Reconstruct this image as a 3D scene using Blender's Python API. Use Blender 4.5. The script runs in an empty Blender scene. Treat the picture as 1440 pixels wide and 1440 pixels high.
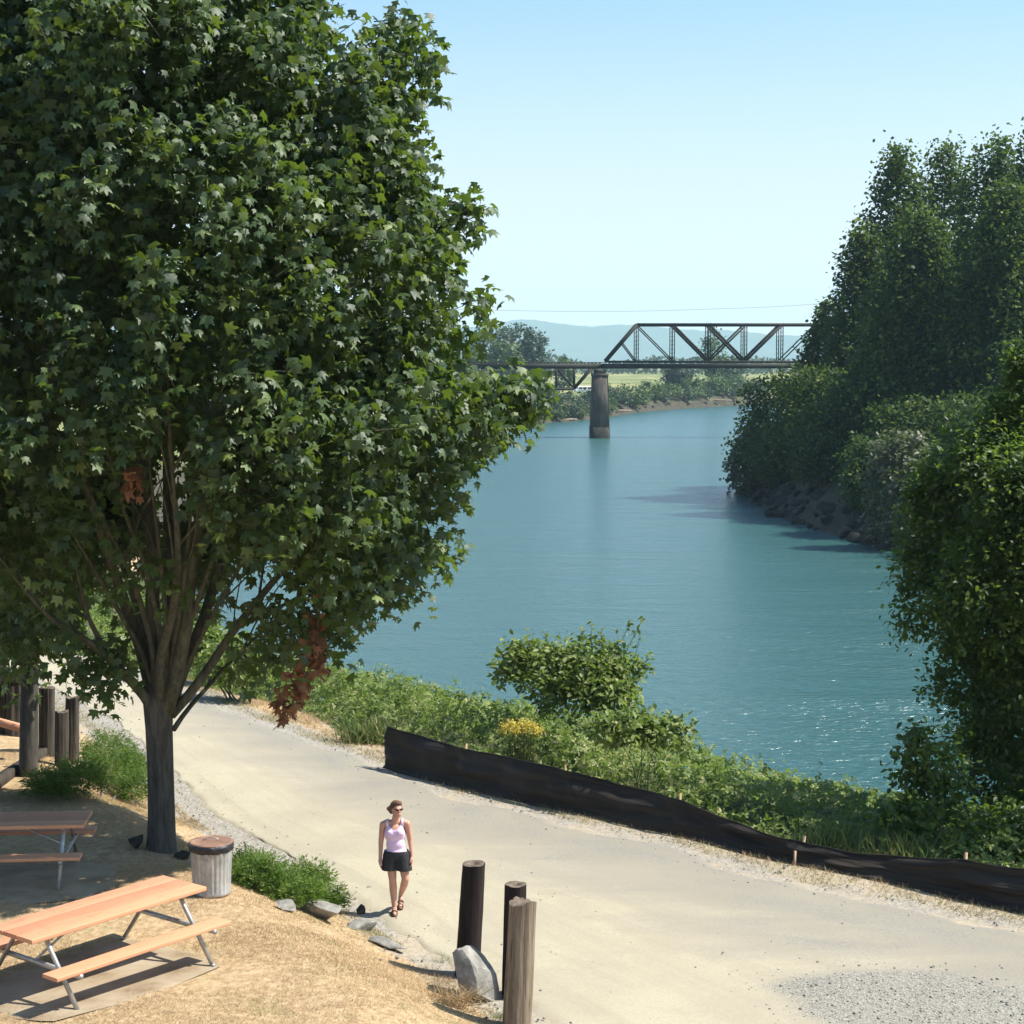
import bpy, bmesh, math
import numpy as np
from mathutils import Vector, Matrix, noise as mnoise

rng = np.random.default_rng(11)
sc = bpy.context.scene
COL = sc.collection
R = math.radians

# ------------------------------------------------------------------ camera model
F, HC, PITCH = 2500.0, 7.6, math.atan(212 / 2500.0)
ZW = -5.9                                   # river level
cp, sp_ = math.cos(PITCH), math.sin(PITCH)

def ray(px, py):
    xc, zc = (px - 720) / F, -(py - 720) / F
    return np.array([xc, cp + zc * sp_, -sp_ + zc * cp])

def at(px, py, z=0.0):
    d = ray(px, py); t = (z - HC) / d[2]
    return np.array([0, 0, HC]) + d * t

def deep(px, py, Y):
    d = ray(px, py)
    return np.array([0, 0, HC]) + d * (Y / d[1])

def nrm(v):
    v = np.asarray(v, float)
    return v / np.maximum(np.linalg.norm(v, axis=-1, keepdims=True), 1e-9)

def sstep(a, b, x):
    t = np.clip((x - a) / (b - a), 0, 1)
    return t * t * (3 - 2 * t)

def fnoise(P, freq, seed, octaves=3):
    """smooth pseudo noise, about -1..1, from sums of sines"""
    r = np.random.default_rng(seed)
    P = np.asarray(P, float); out = np.zeros(P.shape[:-1]); amp = 1.0; tot = 0
    for o in range(octaves):
        s = np.zeros(P.shape[:-1])
        for k in range(4):
            d = r.normal(size=P.shape[-1]); d /= np.linalg.norm(d)
            s += np.sin(P @ d * freq * (0.7 + 0.6 * r.random()) * 2 * math.pi + r.random() * 6.28)
        out += amp * s / 2.2; tot += amp; amp *= 0.5; freq *= 2.1
    return out / tot

# ------------------------------------------------------------------ objects
def tag(o, label=None, cat=None, group=None, kind=None):
    if label: o['label'] = label
    if cat: o['category'] = cat
    if group: o['group'] = group
    if kind: o['kind'] = kind
    return o

def empty(name, loc, rz=0.0):
    o = bpy.data.objects.new(name, None); COL.objects.link(o)
    o.location = [float(v) for v in loc]; o.rotation_euler = (0, 0, rz); o.empty_display_size = 0.3
    return o

def mesh_obj(name, V, faces, mat, parent=None, smooth=False, attrs=None, uv=None):
    """faces: list of int arrays (n,k)"""
    V = np.asarray(V, np.float32)
    me = bpy.data.meshes.new(name)
    if isinstance(faces, np.ndarray): faces = [faces]
    faces = [np.asarray(f, np.int32) for f in faces if len(f)]
    loops = np.concatenate([f.ravel() for f in faces])
    sizes = np.concatenate([np.full(len(f), f.shape[1], np.int32) for f in faces])
    starts = np.concatenate([[0], np.cumsum(sizes)[:-1]]).astype(np.int32)
    me.vertices.add(len(V)); me.vertices.foreach_set('co', V.ravel())
    me.loops.add(len(loops)); me.loops.foreach_set('vertex_index', loops)
    me.polygons.add(len(sizes)); me.polygons.foreach_set('loop_start', starts)
    if smooth: me.polygons.foreach_set('use_smooth', np.ones(len(sizes), bool))
    if attrs:
        for k, a in attrs.items():
            at_ = me.attributes.new(k, 'FLOAT', 'POINT'); at_.data.foreach_set('value', np.asarray(a, np.float32))
    if uv is not None:
        l = me.uv_layers.new(name='UVMap'); l.data.foreach_set('uv', np.asarray(uv, np.float32)[loops].ravel())
    me.update(calc_edges=True); me.validate()
    if mat: me.materials.append(mat)
    o = bpy.data.objects.new(name, me); COL.objects.link(o)
    if parent: o.parent = parent
    return o

class MB:
    """collects pieces of ONE part"""
    def __init__(s): s.V = []; s.F = {}; s.n = 0
    def add(s, V, faces):
        for f in (faces if isinstance(faces, list) else [faces]):
            f = np.asarray(f)
            if len(f): s.F.setdefault(f.shape[1], []).append(f + s.n)
        s.V.append(np.asarray(V, float)); s.n += len(V); return s
    def box(s, c, size, rot=None, bev=0.0):
        bm = bmesh.new(); bmesh.ops.create_cube(bm, size=1)
        bmesh.ops.scale(bm, vec=Vector([float(v) for v in size]), verts=bm.verts)
        if bev: bmesh.ops.bevel(bm, geom=bm.edges[:], offset=bev, segments=2, affect='EDGES', profile=0.6)
        return s.bm(bm, c, rot)
    def bm(s, bm, c=(0, 0, 0), rot=None):
        bm.verts.ensure_lookup_table(); bm.verts.index_update()
        V = np.array([v.co[:] for v in bm.verts])
        if rot is not None: V = V @ np.array(rot).T
        fs = {}
        for f in bm.faces: fs.setdefault(len(f.verts), []).append([v.index for v in f.verts])
        bm.free()
        return s.add(V + np.array(c), [np.array(a) for a in fs.values()])
    def bar(s, p, q, w, h, up=(0, 0, 1)):
        p, q = np.array(p, float), np.array(q, float); d = q - p; L = np.linalg.norm(d); d = d / L
        up = np.array(up, float)
        if abs(d @ up) > 0.99: up = np.array([0, 1.0, 0])
        x = nrm(np.cross(d, up)); z = np.cross(x, d)
        c = np.array([[a * x * w / 2 + b * z * h / 2 for a, b in ((-1, -1), (1, -1), (1, 1), (-1, 1))]]).reshape(4, 3)
        V = np.concatenate([p + c, q + c])
        return s.add(V, np.array([[0, 1, 2, 3], [7, 6, 5, 4], [0, 4, 5, 1], [1, 5, 6, 2], [2, 6, 7, 3], [3, 7, 4, 0]]))
    def tube(s, pts, rad, sides=8, cap=True):
        pts = np.asarray(pts, float); n = len(pts)
        rad = np.full(n, rad, float) if np.isscalar(rad) else np.asarray(rad, float)
        T = np.gradient(pts, axis=0); T = nrm(T)
        ref = np.array([0, 0, 1.0]) if abs(T[0][2]) < 0.9 else np.array([1.0, 0, 0])
        a = np.arange(sides) / sides * 2 * math.pi; V = []
        x = nrm(np.cross(T[0], ref))
        for i in range(n):
            x = nrm(x - (x @ T[i]) * T[i]); y = np.cross(T[i], x)
            V.append(pts[i] + rad[i] * (np.cos(a)[:, None] * x + np.sin(a)[:, None] * y))
        V = np.concatenate(V); f = []
        for i in range(n - 1):
            for k in range(sides):
                k2 = (k + 1) % sides
                f.append([i * sides + k, i * sides + k2, (i + 1) * sides + k2, (i + 1) * sides + k])
        fs = [np.array(f)]
        if cap: fs.append(np.array([list(range(sides))[::-1], [(n - 1) * sides + k for k in range(sides)]]))
        return s.add(V, fs)
    def lathe(s, prof, sides=32, c=(0, 0, 0), mod=None):
        a = np.arange(sides) / sides * 2 * math.pi; V = []
        for i, (r, z) in enumerate(prof):
            rr = np.full(sides, r) if mod is None else r + mod(i, a)
            V.append(np.stack([rr * np.cos(a), rr * np.sin(a), np.full(sides, z)], 1))
        V = np.concatenate(V) + np.array(c); f = []
        for i in range(len(prof) - 1):
            for k in range(sides):
                k2 = (k + 1) % sides; f.append([i * sides + k, i * sides + k2, (i + 1) * sides + k2, (i + 1) * sides + k])
        n = len(prof)
        return s.add(V, [np.array(f), np.array([list(range(sides))[::-1], [(n - 1) * sides + k for k in range(sides)]])])
    def build(s, name, mat, parent=None, smooth=False, attrs=None):
        return mesh_obj(name, np.concatenate(s.V), [np.concatenate(f) for f in s.F.values()], mat, parent, smooth, attrs)

def shade_auto(o, ang=35):
    me = o.data
    me.polygons.foreach_set('use_smooth', np.ones(len(me.polygons), bool))
    bm = bmesh.new(); bm.from_mesh(me)
    for e in bm.edges:
        if len(e.link_faces) == 2 and e.calc_face_angle(0) > R(ang): e.smooth = False
    bm.to_mesh(me); bm.free(); return o

def copy_tree(o, parent=None):
    c = o.copy(); COL.objects.link(c)
    if parent: c.parent = parent
    for ch in list(o.children): copy_tree(ch, c)
    return c

# ------------------------------------------------------------------ materials
class Mat:
    def __init__(s, name):
        s.m = bpy.data.materials.new(name); s.m.use_nodes = True
        s.nt = s.m.node_tree; s.b = s.nt.nodes['Principled BSDF']; s.out = s.nt.nodes['Material Output']
    def n(s, t, **kw):
        nd = s.nt.nodes.new(t)
        for k, v in kw.items(): setattr(nd, k, v)
        return nd
    def l(s, a, b): s.nt.links.new(a, b)
    def coord(s, kind='Object', scale=(1, 1, 1)):
        tc = s.n('ShaderNodeTexCoord'); mp = s.n('ShaderNodeMapping'); mp.inputs['Scale'].default_value = scale
        s.l(tc.outputs[kind], mp.inputs['Vector']); return mp.outputs[0]
    def noise(s, vec, scale, detail=6, rough=0.6, dist=0.0):
        t = s.n('ShaderNodeTexNoise'); t.inputs['Scale'].default_value = scale; t.inputs['Detail'].default_value = detail
        t.inputs['Roughness'].default_value = rough; t.inputs['Distortion'].default_value = dist
        s.l(vec, t.inputs['Vector']); return t.outputs['Fac']
    def voronoi(s, vec, scale, out='Distance', feature='F1'):
        t = s.n('ShaderNodeTexVoronoi', feature=feature); t.inputs['Scale'].default_value = scale; s.l(vec, t.inputs['Vector'])
        return t.outputs[out]
    def ramp(s, fac, stops):
        r = s.n('ShaderNodeValToRGB'); e = r.color_ramp.elements
        while len(e) < len(stops): e.new(0.5)
        for x, (p, c) in zip(e, stops):
            x.position = p; x.color = (*c, 1) if not np.isscalar(c) else (c, c, c, 1)
        s.l(fac, r.inputs[0]); return r.outputs[0]
    def mix(s, fac, a, b, mode='MIX'):
        m = s.n('ShaderNodeMix', data_type='RGBA', blend_type=mode)
        for sock, v in ((m.inputs[0], fac), (m.inputs[6], a), (m.inputs[7], b)):
            if isinstance(v, bpy.types.NodeSocket): s.l(v, sock)
            elif np.isscalar(v): sock.default_value = v
            else: sock.default_value = (*v, 1)
        return m.outputs[2]
    def gray(s, c):
        b = s.n('ShaderNodeRGBToBW'); s.l(c, b.inputs[0]); return b.outputs[0]
    def math(s, op, a, b=0.0, clamp=False):
        m = s.n('ShaderNodeMath', operation=op, use_clamp=clamp)
        for sock, v in ((m.inputs[0], a), (m.inputs[1], b)):
            if isinstance(v, bpy.types.NodeSocket): s.l(v, sock)
            else: sock.default_value = v
        return m.outputs[0]
    def attr(s, name, out='Fac'):
        a = s.n('ShaderNodeAttribute', attribute_name=name); return a.outputs[out]
    def bump(s, h, strength=0.5, dist=0.02, normal=None):
        b = s.n('ShaderNodeBump'); b.inputs['Strength'].default_value = strength; b.inputs['Distance'].default_value = dist
        s.l(h, b.inputs['Height'])
        if normal is not None: s.l(normal, b.inputs['Normal'])
        return b.outputs[0]
    def set(s, color=None, rough=None, metal=None, normal=None, spec=None):
        for k, v in (('Base Color', color), ('Roughness', rough), ('Metallic', metal), ('Normal', normal), ('Specular IOR Level', spec)):
            if v is None: continue
            sk = s.b.inputs[k]
            if isinstance(v, bpy.types.NodeSocket): s.l(v, sk)
            elif k == 'Base Color': sk.default_value = (*v, 1)
            else: sk.default_value = v
        return s.m

def mat_mottled(name, stops, scale=4, rough=0.8, bump=0.3, bscale=30, bdist=0.01, stretch=(1, 1, 1), metal=0.0, spec=0.4, detail=8):
    m = Mat(name); v = m.coord('Object', stretch); c = m.ramp(m.noise(v, scale, detail), stops)
    return m.set(c, rough, metal, m.bump(m.noise(v, bscale, 6), bump, bdist), spec)

def mat_leaf(name, stops, rough=0.42, trans=0.3, tcol=(0.16, 0.26, 0.04), spec=0.5):
    m = Mat(name)
    c = m.ramp(m.attr('tint'), stops)
    m.set(c, rough, 0, None, spec)
    t = m.n('ShaderNodeBsdfTranslucent'); m.l(m.mix(0.6, c, tcol), t.inputs[0])
    mx = m.n('ShaderNodeMixShader'); mx.inputs[0].default_value = trans
    m.l(m.b.outputs[0], mx.inputs[1]); m.l(t.outputs[0], mx.inputs[2]); m.l(mx.outputs[0], m.out.inputs['Surface'])
    return m.m

M = {}
M['maple_leaf'] = mat_leaf('maple_leaf', [(0, (0.016, 0.036, 0.011)), (0.5, (0.040, 0.074, 0.019)), (0.85, (0.078, 0.122, 0.026)), (1, (0.16, 0.20, 0.044))], 0.54, 0.28, (0.27, 0.41, 0.03), 0.5)
M['dead_leaf'] = mat_leaf('dead_leaf', [(0, (0.13, 0.055, 0.025)), (1, (0.30, 0.14, 0.06))], 0.7, 0.2, (0.3, 0.12, 0.04), 0.3)
M['alder_leaf'] = mat_leaf('alder_leaf', [(0, (0.020, 0.040, 0.011)), (0.6, (0.042, 0.074, 0.018)), (1, (0.21, 0.26, 0.045))], 0.46, 0.4, (0.26, 0.42, 0.04), 0.32)
M['bramble_leaf'] = mat_leaf('bramble_leaf', [(0, (0.05, 0.08, 0.018)), (0.45, (0.13, 0.18, 0.04)), (0.8, (0.24, 0.28, 0.08)), (1, (0.40, 0.37, 0.19))], 0.5, 0.38, (0.28, 0.42, 0.05), 0.3)
M['cottonwood_leaf'] = mat_leaf('cottonwood_leaf', [(0, (0.010, 0.025, 0.008)), (0.5, (0.034, 0.066, 0.015)), (1, (0.15, 0.18, 0.04))], 0.5, 0.3, (0.19, 0.31, 0.03), 0.12)
M['willow_leaf'] = mat_leaf('willow_leaf', [(0, (0.05, 0.07, 0.03)), (1, (0.14, 0.15, 0.075))], 0.5, 0.3, (0.2, 0.24, 0.08), 0.4)
M['far_leaf'] = mat_leaf('far_leaf', [(0, (0.035, 0.07, 0.018)), (0.6, (0.07, 0.12, 0.028)), (1, (0.13, 0.17, 0.05))], 0.55, 0.25, (0.14, 0.22, 0.05), 0.35)
M['dark_far_leaf'] = mat_leaf('dark_far_leaf', [(0, (0.02, 0.042, 0.022)), (1, (0.045, 0.075, 0.03))], 0.55, 0.2, (0.08, 0.14, 0.04), 0.35)
M['juniper'] = mat_leaf('juniper', [(0, (0.045, 0.075, 0.012)), (0.6, (0.09, 0.155, 0.022)), (0.93, (0.16, 0.22, 0.035)), (1, (0.22, 0.13, 0.06))], 0.6, 0.35, (0.22, 0.38, 0.03), 0.3)
M['yellow_flower'] = mat_leaf('yellow_flower', [(0, (0.42, 0.31, 0.045)), (1, (0.60, 0.51, 0.11))], 0.6, 0.35, (0.6, 0.45, 0.05), 0.2)
M['dry_blade'] = mat_leaf('dry_blade', [(0, (0.24, 0.155, 0.085)), (0.3, (0.38, 0.265, 0.15)), (0.55, (0.47, 0.345, 0.20)), (0.8, (0.60, 0.48, 0.31)), (0.86, (0.24, 0.25, 0.08)), (1, (0.13, 0.18, 0.05))], 0.7, 0.25, (0.5, 0.38, 0.16), 0.25)
M['weed_blade'] = mat_leaf('weed_blade', [(0, (0.06, 0.11, 0.03)), (0.6, (0.13, 0.17, 0.05)), (1, (0.32, 0.26, 0.10))], 0.6, 0.3, (0.2, 0.28, 0.06), 0.3)

def mat_bark(name, c1, c2, c3, vs=(9, 9, 1.3)):
    m = Mat(name); v = m.coord('Object', vs); n = m.noise(v, 1.6, 8, 0.65, 0.5)
    v2 = m.coord('Object'); big = m.noise(v2, 1.1, 4)
    c = m.ramp(n, [(0.3, c1), (0.5, c2), (0.72, c3)])
    lich = m.ramp(big, [(0.52, 0.0), (0.68, 1.0)])
    c = m.mix(m.math('MULTIPLY', lich, 0.35), c, (0.16, 0.15, 0.09))
    return m.set(c, 0.9, 0, m.bump(n, 0.9, 0.03), 0.2)
M['maple_bark'] = mat_bark('maple_bark', (0.032, 0.030, 0.025), (0.068, 0.062, 0.052), (0.12, 0.11, 0.088))
M['branch_bark'] = mat_bark('branch_bark', (0.034, 0.034, 0.024), (0.074, 0.073, 0.050), (0.13, 0.128, 0.085))
M['grey_bark'] = mat_bark('grey_bark', (0.06, 0.052, 0.042), (0.12, 0.105, 0.085), (0.18, 0.16, 0.13), (2, 2, 0.3))

def mat_piling(name, dark, mid, light, k):
    m = Mat(name); v = m.coord('Object', (16, 16, 0.7)); n = m.noise(v, 1.5, 8, 0.72, 0.5)
    v2 = m.coord('Object', (1, 1, 0.5)); big = m.noise(v2, 2.3, 5)
    c = m.ramp(n, [(0.28, dark), (0.5, mid), (0.75, light)])
    c = m.mix(m.ramp(big, [(0.35, k), (0.7, 0.0)]), c, dark)
    return m.set(c, 0.9, 0, m.bump(n, 1.0, 0.02), 0.15)
M['tarred_wood'] = mat_piling('tarred_wood', (0.013, 0.010, 0.009), (0.028, 0.020, 0.017), (0.06, 0.045, 0.036), 0.5)
M['weathered_wood'] = mat_piling('weathered_wood', (0.05, 0.038, 0.026), (0.24, 0.185, 0.13), (0.42, 0.35, 0.265), 0.25)
M['grey_post_wood'] = mat_piling('grey_post_wood', (0.02, 0.017, 0.014), (0.068, 0.058, 0.046), (0.15, 0.128, 0.10), 0.45)
M['end_grain'] = mat_mottled('end_grain', [(0.3, (0.05, 0.04, 0.03)), (0.6, (0.16, 0.12, 0.085)), (0.8, (0.28, 0.22, 0.16))], 14, 0.9, 0.6, 40, 0.01)

m = Mat('red_cedar')
v = m.coord('Object', (0.8, 12, 12)); g = m.noise(v, 2.2, 8, 0.6, 0.6); v2 = m.coord('Object', (0.5, 3.9, 1)); pl = m.noise(v2, 1.0, 1)
c = m.ramp(g, [(0.25, (0.34, 0.135, 0.062)), (0.5, (0.50, 0.225, 0.115)), (0.75, (0.60, 0.30, 0.165))])
sx_ = m.n('ShaderNodeSeparateXYZ'); m.l(m.coord('Object'), sx_.inputs[0])
yb = m.math('ADD', m.math('MULTIPLY', sx_.outputs[1], 1.2987), 0.5)
bt = m.ramp(yb, [(0.0, (0.60, 0.32, 0.18)), (0.333, (0.40, 0.18, 0.105)), (0.667, (0.54, 0.25, 0.15))])
bt.node.color_ramp.interpolation = 'CONSTANT'
c = m.mix(0.5, c, bt)
v3 = m.coord('Object'); st = m.noise(v3, 5, 6)
c = m.mix(m.ramp(st, [(0.58, 0.0), (0.75, 0.45)]), c, (0.27, 0.12, 0.07))
M['cedar'] = m.set(c, 0.62, 0, m.bump(g, 0.3, 0.004), 0.35)
m = Mat('galvanised_pipe'); v = m.coord('Object'); n = m.noise(v, 14, 6)
M['pipe'] = m.set(m.ramp(n, [(0.3, (0.30, 0.29, 0.27)), (0.7, (0.5, 0.49, 0.46))]), 0.45, 0.65, m.bump(n, 0.2, 0.003))
m = Mat('galvanised_can'); v = m.coord('Object', (1, 1, 0.5)); n = m.noise(v, 7, 7); vo = m.ramp(m.gray(m.voronoi(m.coord('Object'), 26, 'Color')), [(0.2, 0.3), (0.8, 0.7)])
c = m.ramp(n, [(0.25, (0.24, 0.235, 0.22)), (0.55, (0.42, 0.42, 0.41)), (0.8, (0.56, 0.56, 0.55))])
c = m.mix(0.15, c, vo, 'OVERLAY'); st = m.noise(m.coord('Object', (3, 3, 0.6)), 3, 5)
c = m.mix(m.ramp(st, [(0.55, 0.0), (0.75, 0.5)]), c, (0.25, 0.20, 0.13))
M['can'] = m.set(c, 0.45, 0.45, m.bump(n, 0.15, 0.004))
M['rust'] = mat_mottled('rust_lid', [(0.3, (0.13, 0.07, 0.045)), (0.55, (0.23, 0.13, 0.09)), (0.8, (0.32, 0.21, 0.16))], 6, 0.75, 0.3, 60, 0.004)
M['bag'] = mat_mottled('bin_bag', [(0.3, (0.012, 0.012, 0.013)), (0.7, (0.03, 0.03, 0.032))], 20, 0.35, 0.6, 22, 0.02)
M['rock'] = mat_mottled('grey_rock', [(0.25, (0.11, 0.105, 0.095)), (0.5, (0.23, 0.22, 0.195)), (0.75, (0.36, 0.34, 0.30))], 5, 0.9, 0.7, 16, 0.03, spec=0.2)
M['dark_rock'] = mat_mottled('dark_rock', [(0.25, (0.016, 0.017, 0.013)), (0.5, (0.035, 0.034, 0.027)), (0.75, (0.075, 0.07, 0.056))], 1.2, 0.9, 0.7, 3, 0.1, spec=0.2)
M['concrete'] = mat_mottled('concrete_pad', [(0.3, (0.19, 0.135, 0.08)), (0.5, (0.28, 0.22, 0.145)), (0.72, (0.34, 0.285, 0.205))], 2.2, 0.9, 0.3, 60, 0.004, spec=0.2)
M['white_concrete'] = mat_mottled('white_concrete', [(0.25, (0.5, 0.48, 0.44)), (0.7, (0.72, 0.70, 0.66))], 4, 0.85, 0.3, 40, 0.005)
m = Mat('pier_concrete'); v = m.coord('Object', (1, 1, 0.25)); n = m.noise(v, 0.9, 8, 0.7); z = m.n('ShaderNodeSeparateXYZ'); m.l(m.coord('Object'), z.inputs[0])
c = m.ramp(n, [(0.3, (0.035, 0.031, 0.025)), (0.5, (0.075, 0.066, 0.053)), (0.72, (0.16, 0.14, 0.11))])
M['pier'] = m.set(c, 0.9, 0, m.bump(n, 0.6, 0.1), 0.2)
M['steel'] = mat_mottled('bridge_steel', [(0.3, (0.008, 0.010, 0.007)), (0.55, (0.016, 0.018, 0.012)), (0.8, (0.036, 0.033, 0.022))], 0.8, 0.7, 0.2, 4, 0.02, spec=0.3)
M['ties'] = mat_mottled('bridge_ties', [(0.3, (0.02, 0.017, 0.014)), (0.7, (0.06, 0.05, 0.04))], 1.2, 0.9, 0.3, 5, 0.02)
m = Mat('silt_fabric'); v = m.coord('UV', (1, 1, 1)); n = m.noise(m.coord('UV', (0.35, 3.2, 1)), 1.6, 5, 0.55, 0.8); n2 = m.noise(m.coord('UV', (3, 1, 1)), 2.0, 4)
c = m.ramp(n, [(0.3, (0.018, 0.014, 0.011)), (0.5, (0.028, 0.022, 0.017)), (0.75, (0.046, 0.037, 0.029))])
nb = m.bump(n, 0.8, 0.09); nb = m.bump(n2, 0.3, 0.03, nb)
M['silt'] = m.set(c, 0.62, 0, nb, 0.22)
M['stake'] = mat_mottled('stake_wood', [(0.3, (0.3, 0.2, 0.12)), (0.7, (0.5, 0.36, 0.22))], 20, 0.8, 0.2, 60, 0.003)
M['skin'] = mat_mottled('skin', [(0.3, (0.46, 0.225, 0.155)), (0.7, (0.56, 0.30, 0.21))], 7, 0.5, 0.05, 50, 0.002)
M['tank'] = mat_mottled('pale_pink_cotton', [(0.3, (0.66, 0.46, 0.64)), (0.7, (0.78, 0.58, 0.74))], 5, 0.85, 0.5, 9, 0.02, (1, 1, 2.2))
M['shorts'] = mat_mottled('black_cotton', [(0.3, (0.010, 0.010, 0.011)), (0.7, (0.022, 0.022, 0.023))], 8, 0.7, 0.6, 12, 0.02)
M['hair'] = mat_mottled('brown_hair', [(0.3, (0.06, 0.025, 0.015)), (0.6, (0.14, 0.062, 0.036)), (0.8, (0.22, 0.11, 0.07))], 18, 0.5, 0.8, 60, 0.01)
M['glasses'] = mat_mottled('dark_lens', [(0.3, (0.02, 0.006, 0.006)), (0.7, (0.04, 0.012, 0.010))], 5, 0.15, 0.0, 5)
M['sandal'] = mat_mottled('sandal_leather', [(0.3, (0.06, 0.025, 0.018)), (0.7, (0.13, 0.06, 0.045))], 20, 0.7, 0.3, 40, 0.003)
M['wire'] = mat_mottled('wire', [(0.3, (0.16, 0.16, 0.16)), (0.7, (0.25, 0.25, 0.25))], 2, 0.6, 0.0, 4)
M['van_white'] = mat_mottled('van_paint', [(0.3, (0.72, 0.72, 0.72)), (0.7, (0.8, 0.8, 0.8))], 2, 0.3, 0.0, 4)
M['van_glass'] = mat_mottled('van_glass', [(0.3, (0.01, 0.012, 0.014)), (0.7, (0.02, 0.022, 0.025))], 2, 0.1, 0.0, 4)
M['tyre'] = mat_mottled('tyre', [(0.3, (0.015, 0.015, 0.015)), (0.7, (0.03, 0.03, 0.03))], 6, 0.9, 0.1, 9)
M['mountain'] = mat_mottled('mountain_forest', [(0.3, (0.03, 0.055, 0.035)), (0.6, (0.05, 0.08, 0.045)), (0.8, (0.08, 0.10, 0.06))], 0.006, 1.0, 0.2, 0.02, 8, spec=0.0)

# ------------------------------------------------------------------ terrain shape
def poly_sd(P, poly):
    """signed distance to closed polygon, negative inside"""
    P = np.asarray(P, float); shp = P.shape[:-1]; P = P.reshape(-1, 2)
    poly = np.asarray(poly, float); A = poly; B = np.roll(poly, -1, 0)
    d2 = np.full(len(P), 1e18); ins = np.zeros(len(P), bool)
    for a, b in zip(A, B):
        e = b - a; w = P - a
        t = np.clip((w @ e) / (e @ e + 1e-12), 0, 1)
        q = w - t[:, None] * e; d2 = np.minimum(d2, (q * q).sum(1))
        c = ((a[1] <= P[:, 1]) != (b[1] <= P[:, 1]))
        with np.errstate(divide='ignore', invalid='ignore'):
            xi = a[0] + (P[:, 1] - a[1]) / (b[1] - a[1]) * e[0]
        ins ^= c & (P[:, 0] < xi)
    d = np.sqrt(d2); d[ins] *= -1
    return d.reshape(shp)

def line_d(P, pts):
    P = np.asarray(P, float); shp = P.shape[:-1]; P = P.reshape(-1, 2); d2 = np.full(len(P), 1e18)
    for a, b in zip(pts[:-1], pts[1:]):
        a = np.asarray(a); b = np.asarray(b); e = b - a; w = P - a
        t = np.clip((w @ e) / (e @ e + 1e-12), 0, 1); q = w - t[:, None] * e; d2 = np.minimum(d2, (q * q).sum(1))
    return np.sqrt(d2).reshape(shp)

def smooth_line(pts, n):
    pts = np.asarray(pts, float)
    k = len(pts); P = np.vstack([2 * pts[0] - pts[1], pts, 2 * pts[-1] - pts[-2]])
    u = np.linspace(0, k - 1 - 1e-9, n * 4); i = u.astype(int); t = (u - i)[:, None]
    p0, p1, p2, p3 = P[i], P[i + 1], P[i + 2], P[i + 3]
    C = 0.5 * (2 * p1 + (p2 - p0) * t + (2 * p0 - 5 * p1 + 4 * p2 - p3) * t ** 2 + (3 * p1 - p0 - 3 * p2 + p3) * t ** 3)
    s = np.concatenate([[0], np.cumsum(np.linalg.norm(np.diff(C, axis=0), axis=1))])
    q = np.linspace(0, s[-1], n)
    return np.stack([np.interp(q, s, C[:, j]) for j in range(C.shape[1])], 1)

w2 = lambda px, py, z=0.0: at(px, py, z)[:2]
left_bank = [(60, 12), (30, 32), (16, 42), (8, 49), (0, 57), (-7, 67), (-13, 80), (-19, 105), (-24, 150), (-22, 200), (-17, 255), (-13, 310)] + \
            [w2(*p, ZW) for p in ((690, 601), (760, 595), (830, 590), (900, 579), (980, 573), (1060, 569))]
far_bank = [(170, 620), (400, 660), (1500, 700), (1500, 560), (500, 520), (190, 440), (130, 400)]
right_bank = [(84, 350), (60, 305), (45, 270), (37, 230)] + [w2(*p, ZW) for p in ((1080, 672), (1050, 690), (1085, 720), (1150, 745), (1210, 762), (1262, 774))] + [(36, 106), (50, 82), (75, 60), (110, 40), (90, 8)]
RIVER = np.array([tuple(p) for p in left_bank] + far_bank + [tuple(p) for p in right_bank])

park_edge_px = [(-300, 985), (-150, 990), (0, 985), (70, 1000), (115, 1030), (190, 1085), (250, 1130), (330, 1190), (400, 1230), (480, 1275), (540, 1310), (600, 1350), (680, 1405), (760, 1470), (820, 1560)]
PARK = np.array([w2(*p) for p in park_edge_px] + [(0.6, 6), (-60, 6), (-60, 32)])

def terrain(P):
    P = np.asarray(P, float); x, y = P[..., 0], P[..., 1]
    sd = poly_sd(P, RIVER)
    near = sstep(140, 90, y) * sstep(32, 18, x)
    W = 8 + 11 * near
    t = np.clip(sd / W, 0, 1)
    h = ZW + (-ZW) * (1 - (1 - t) ** 1.7) * (0.75 + 0.25 * near)
    h = np.where(sd < 0, np.maximum(ZW + 0.45 * sd, ZW - 2.5), h)
    pk = -poly_sd(P, PARK)
    h = h + 0.75 * sstep(-0.1, 2.3, pk) * (y < 60)
    h = h + 0.03 * fnoise(P, 0.22, 3, 2) * sstep(0, 4, sd) * sstep(100, 40, y)
    h = h + 0.35 * fnoise(P, 0.05, 5, 3) * sstep(1, 8, sd) * sstep(60, 120, y)
    return h

def tz(x, y): return float(terrain(np.array([[x, y]]))[0])

def ground(px, py):
    d = ray(px, py); t = np.linspace(8, 140, 6000)
    P = np.array([0, 0, HC]) + t[:, None] * d
    h = terrain(P[:, :2]); i = np.argmax(P[:, 2] < h)
    return np.array([P[i, 0], P[i, 1], h[i]])

def axis(lo, hi, a, b, fine, grow):
    mid = np.arange(a, b + 1e-6, fine); out = []; s = fine; v = a
    while v > lo: s *= grow; v -= s; out.append(max(v, lo))
    left = out[::-1]; out = []; s = fine; v = mid[-1]
    while v < hi: s *= grow; v += s; out.append(min(v, hi))
    return np.concatenate([left, mid, out])
gx = axis(-4400, 4400, -13, 13, 0.17, 1.055); gy = axis(-40, 9600, 13, 46, 0.17, 1.03)
GX, GY = np.meshgrid(gx, gy); P2 = np.stack([GX, GY], -1)
TH = terrain(P2)
sdR = poly_sd(P2, RIVER); pk = -poly_sd(P2, PARK)

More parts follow.
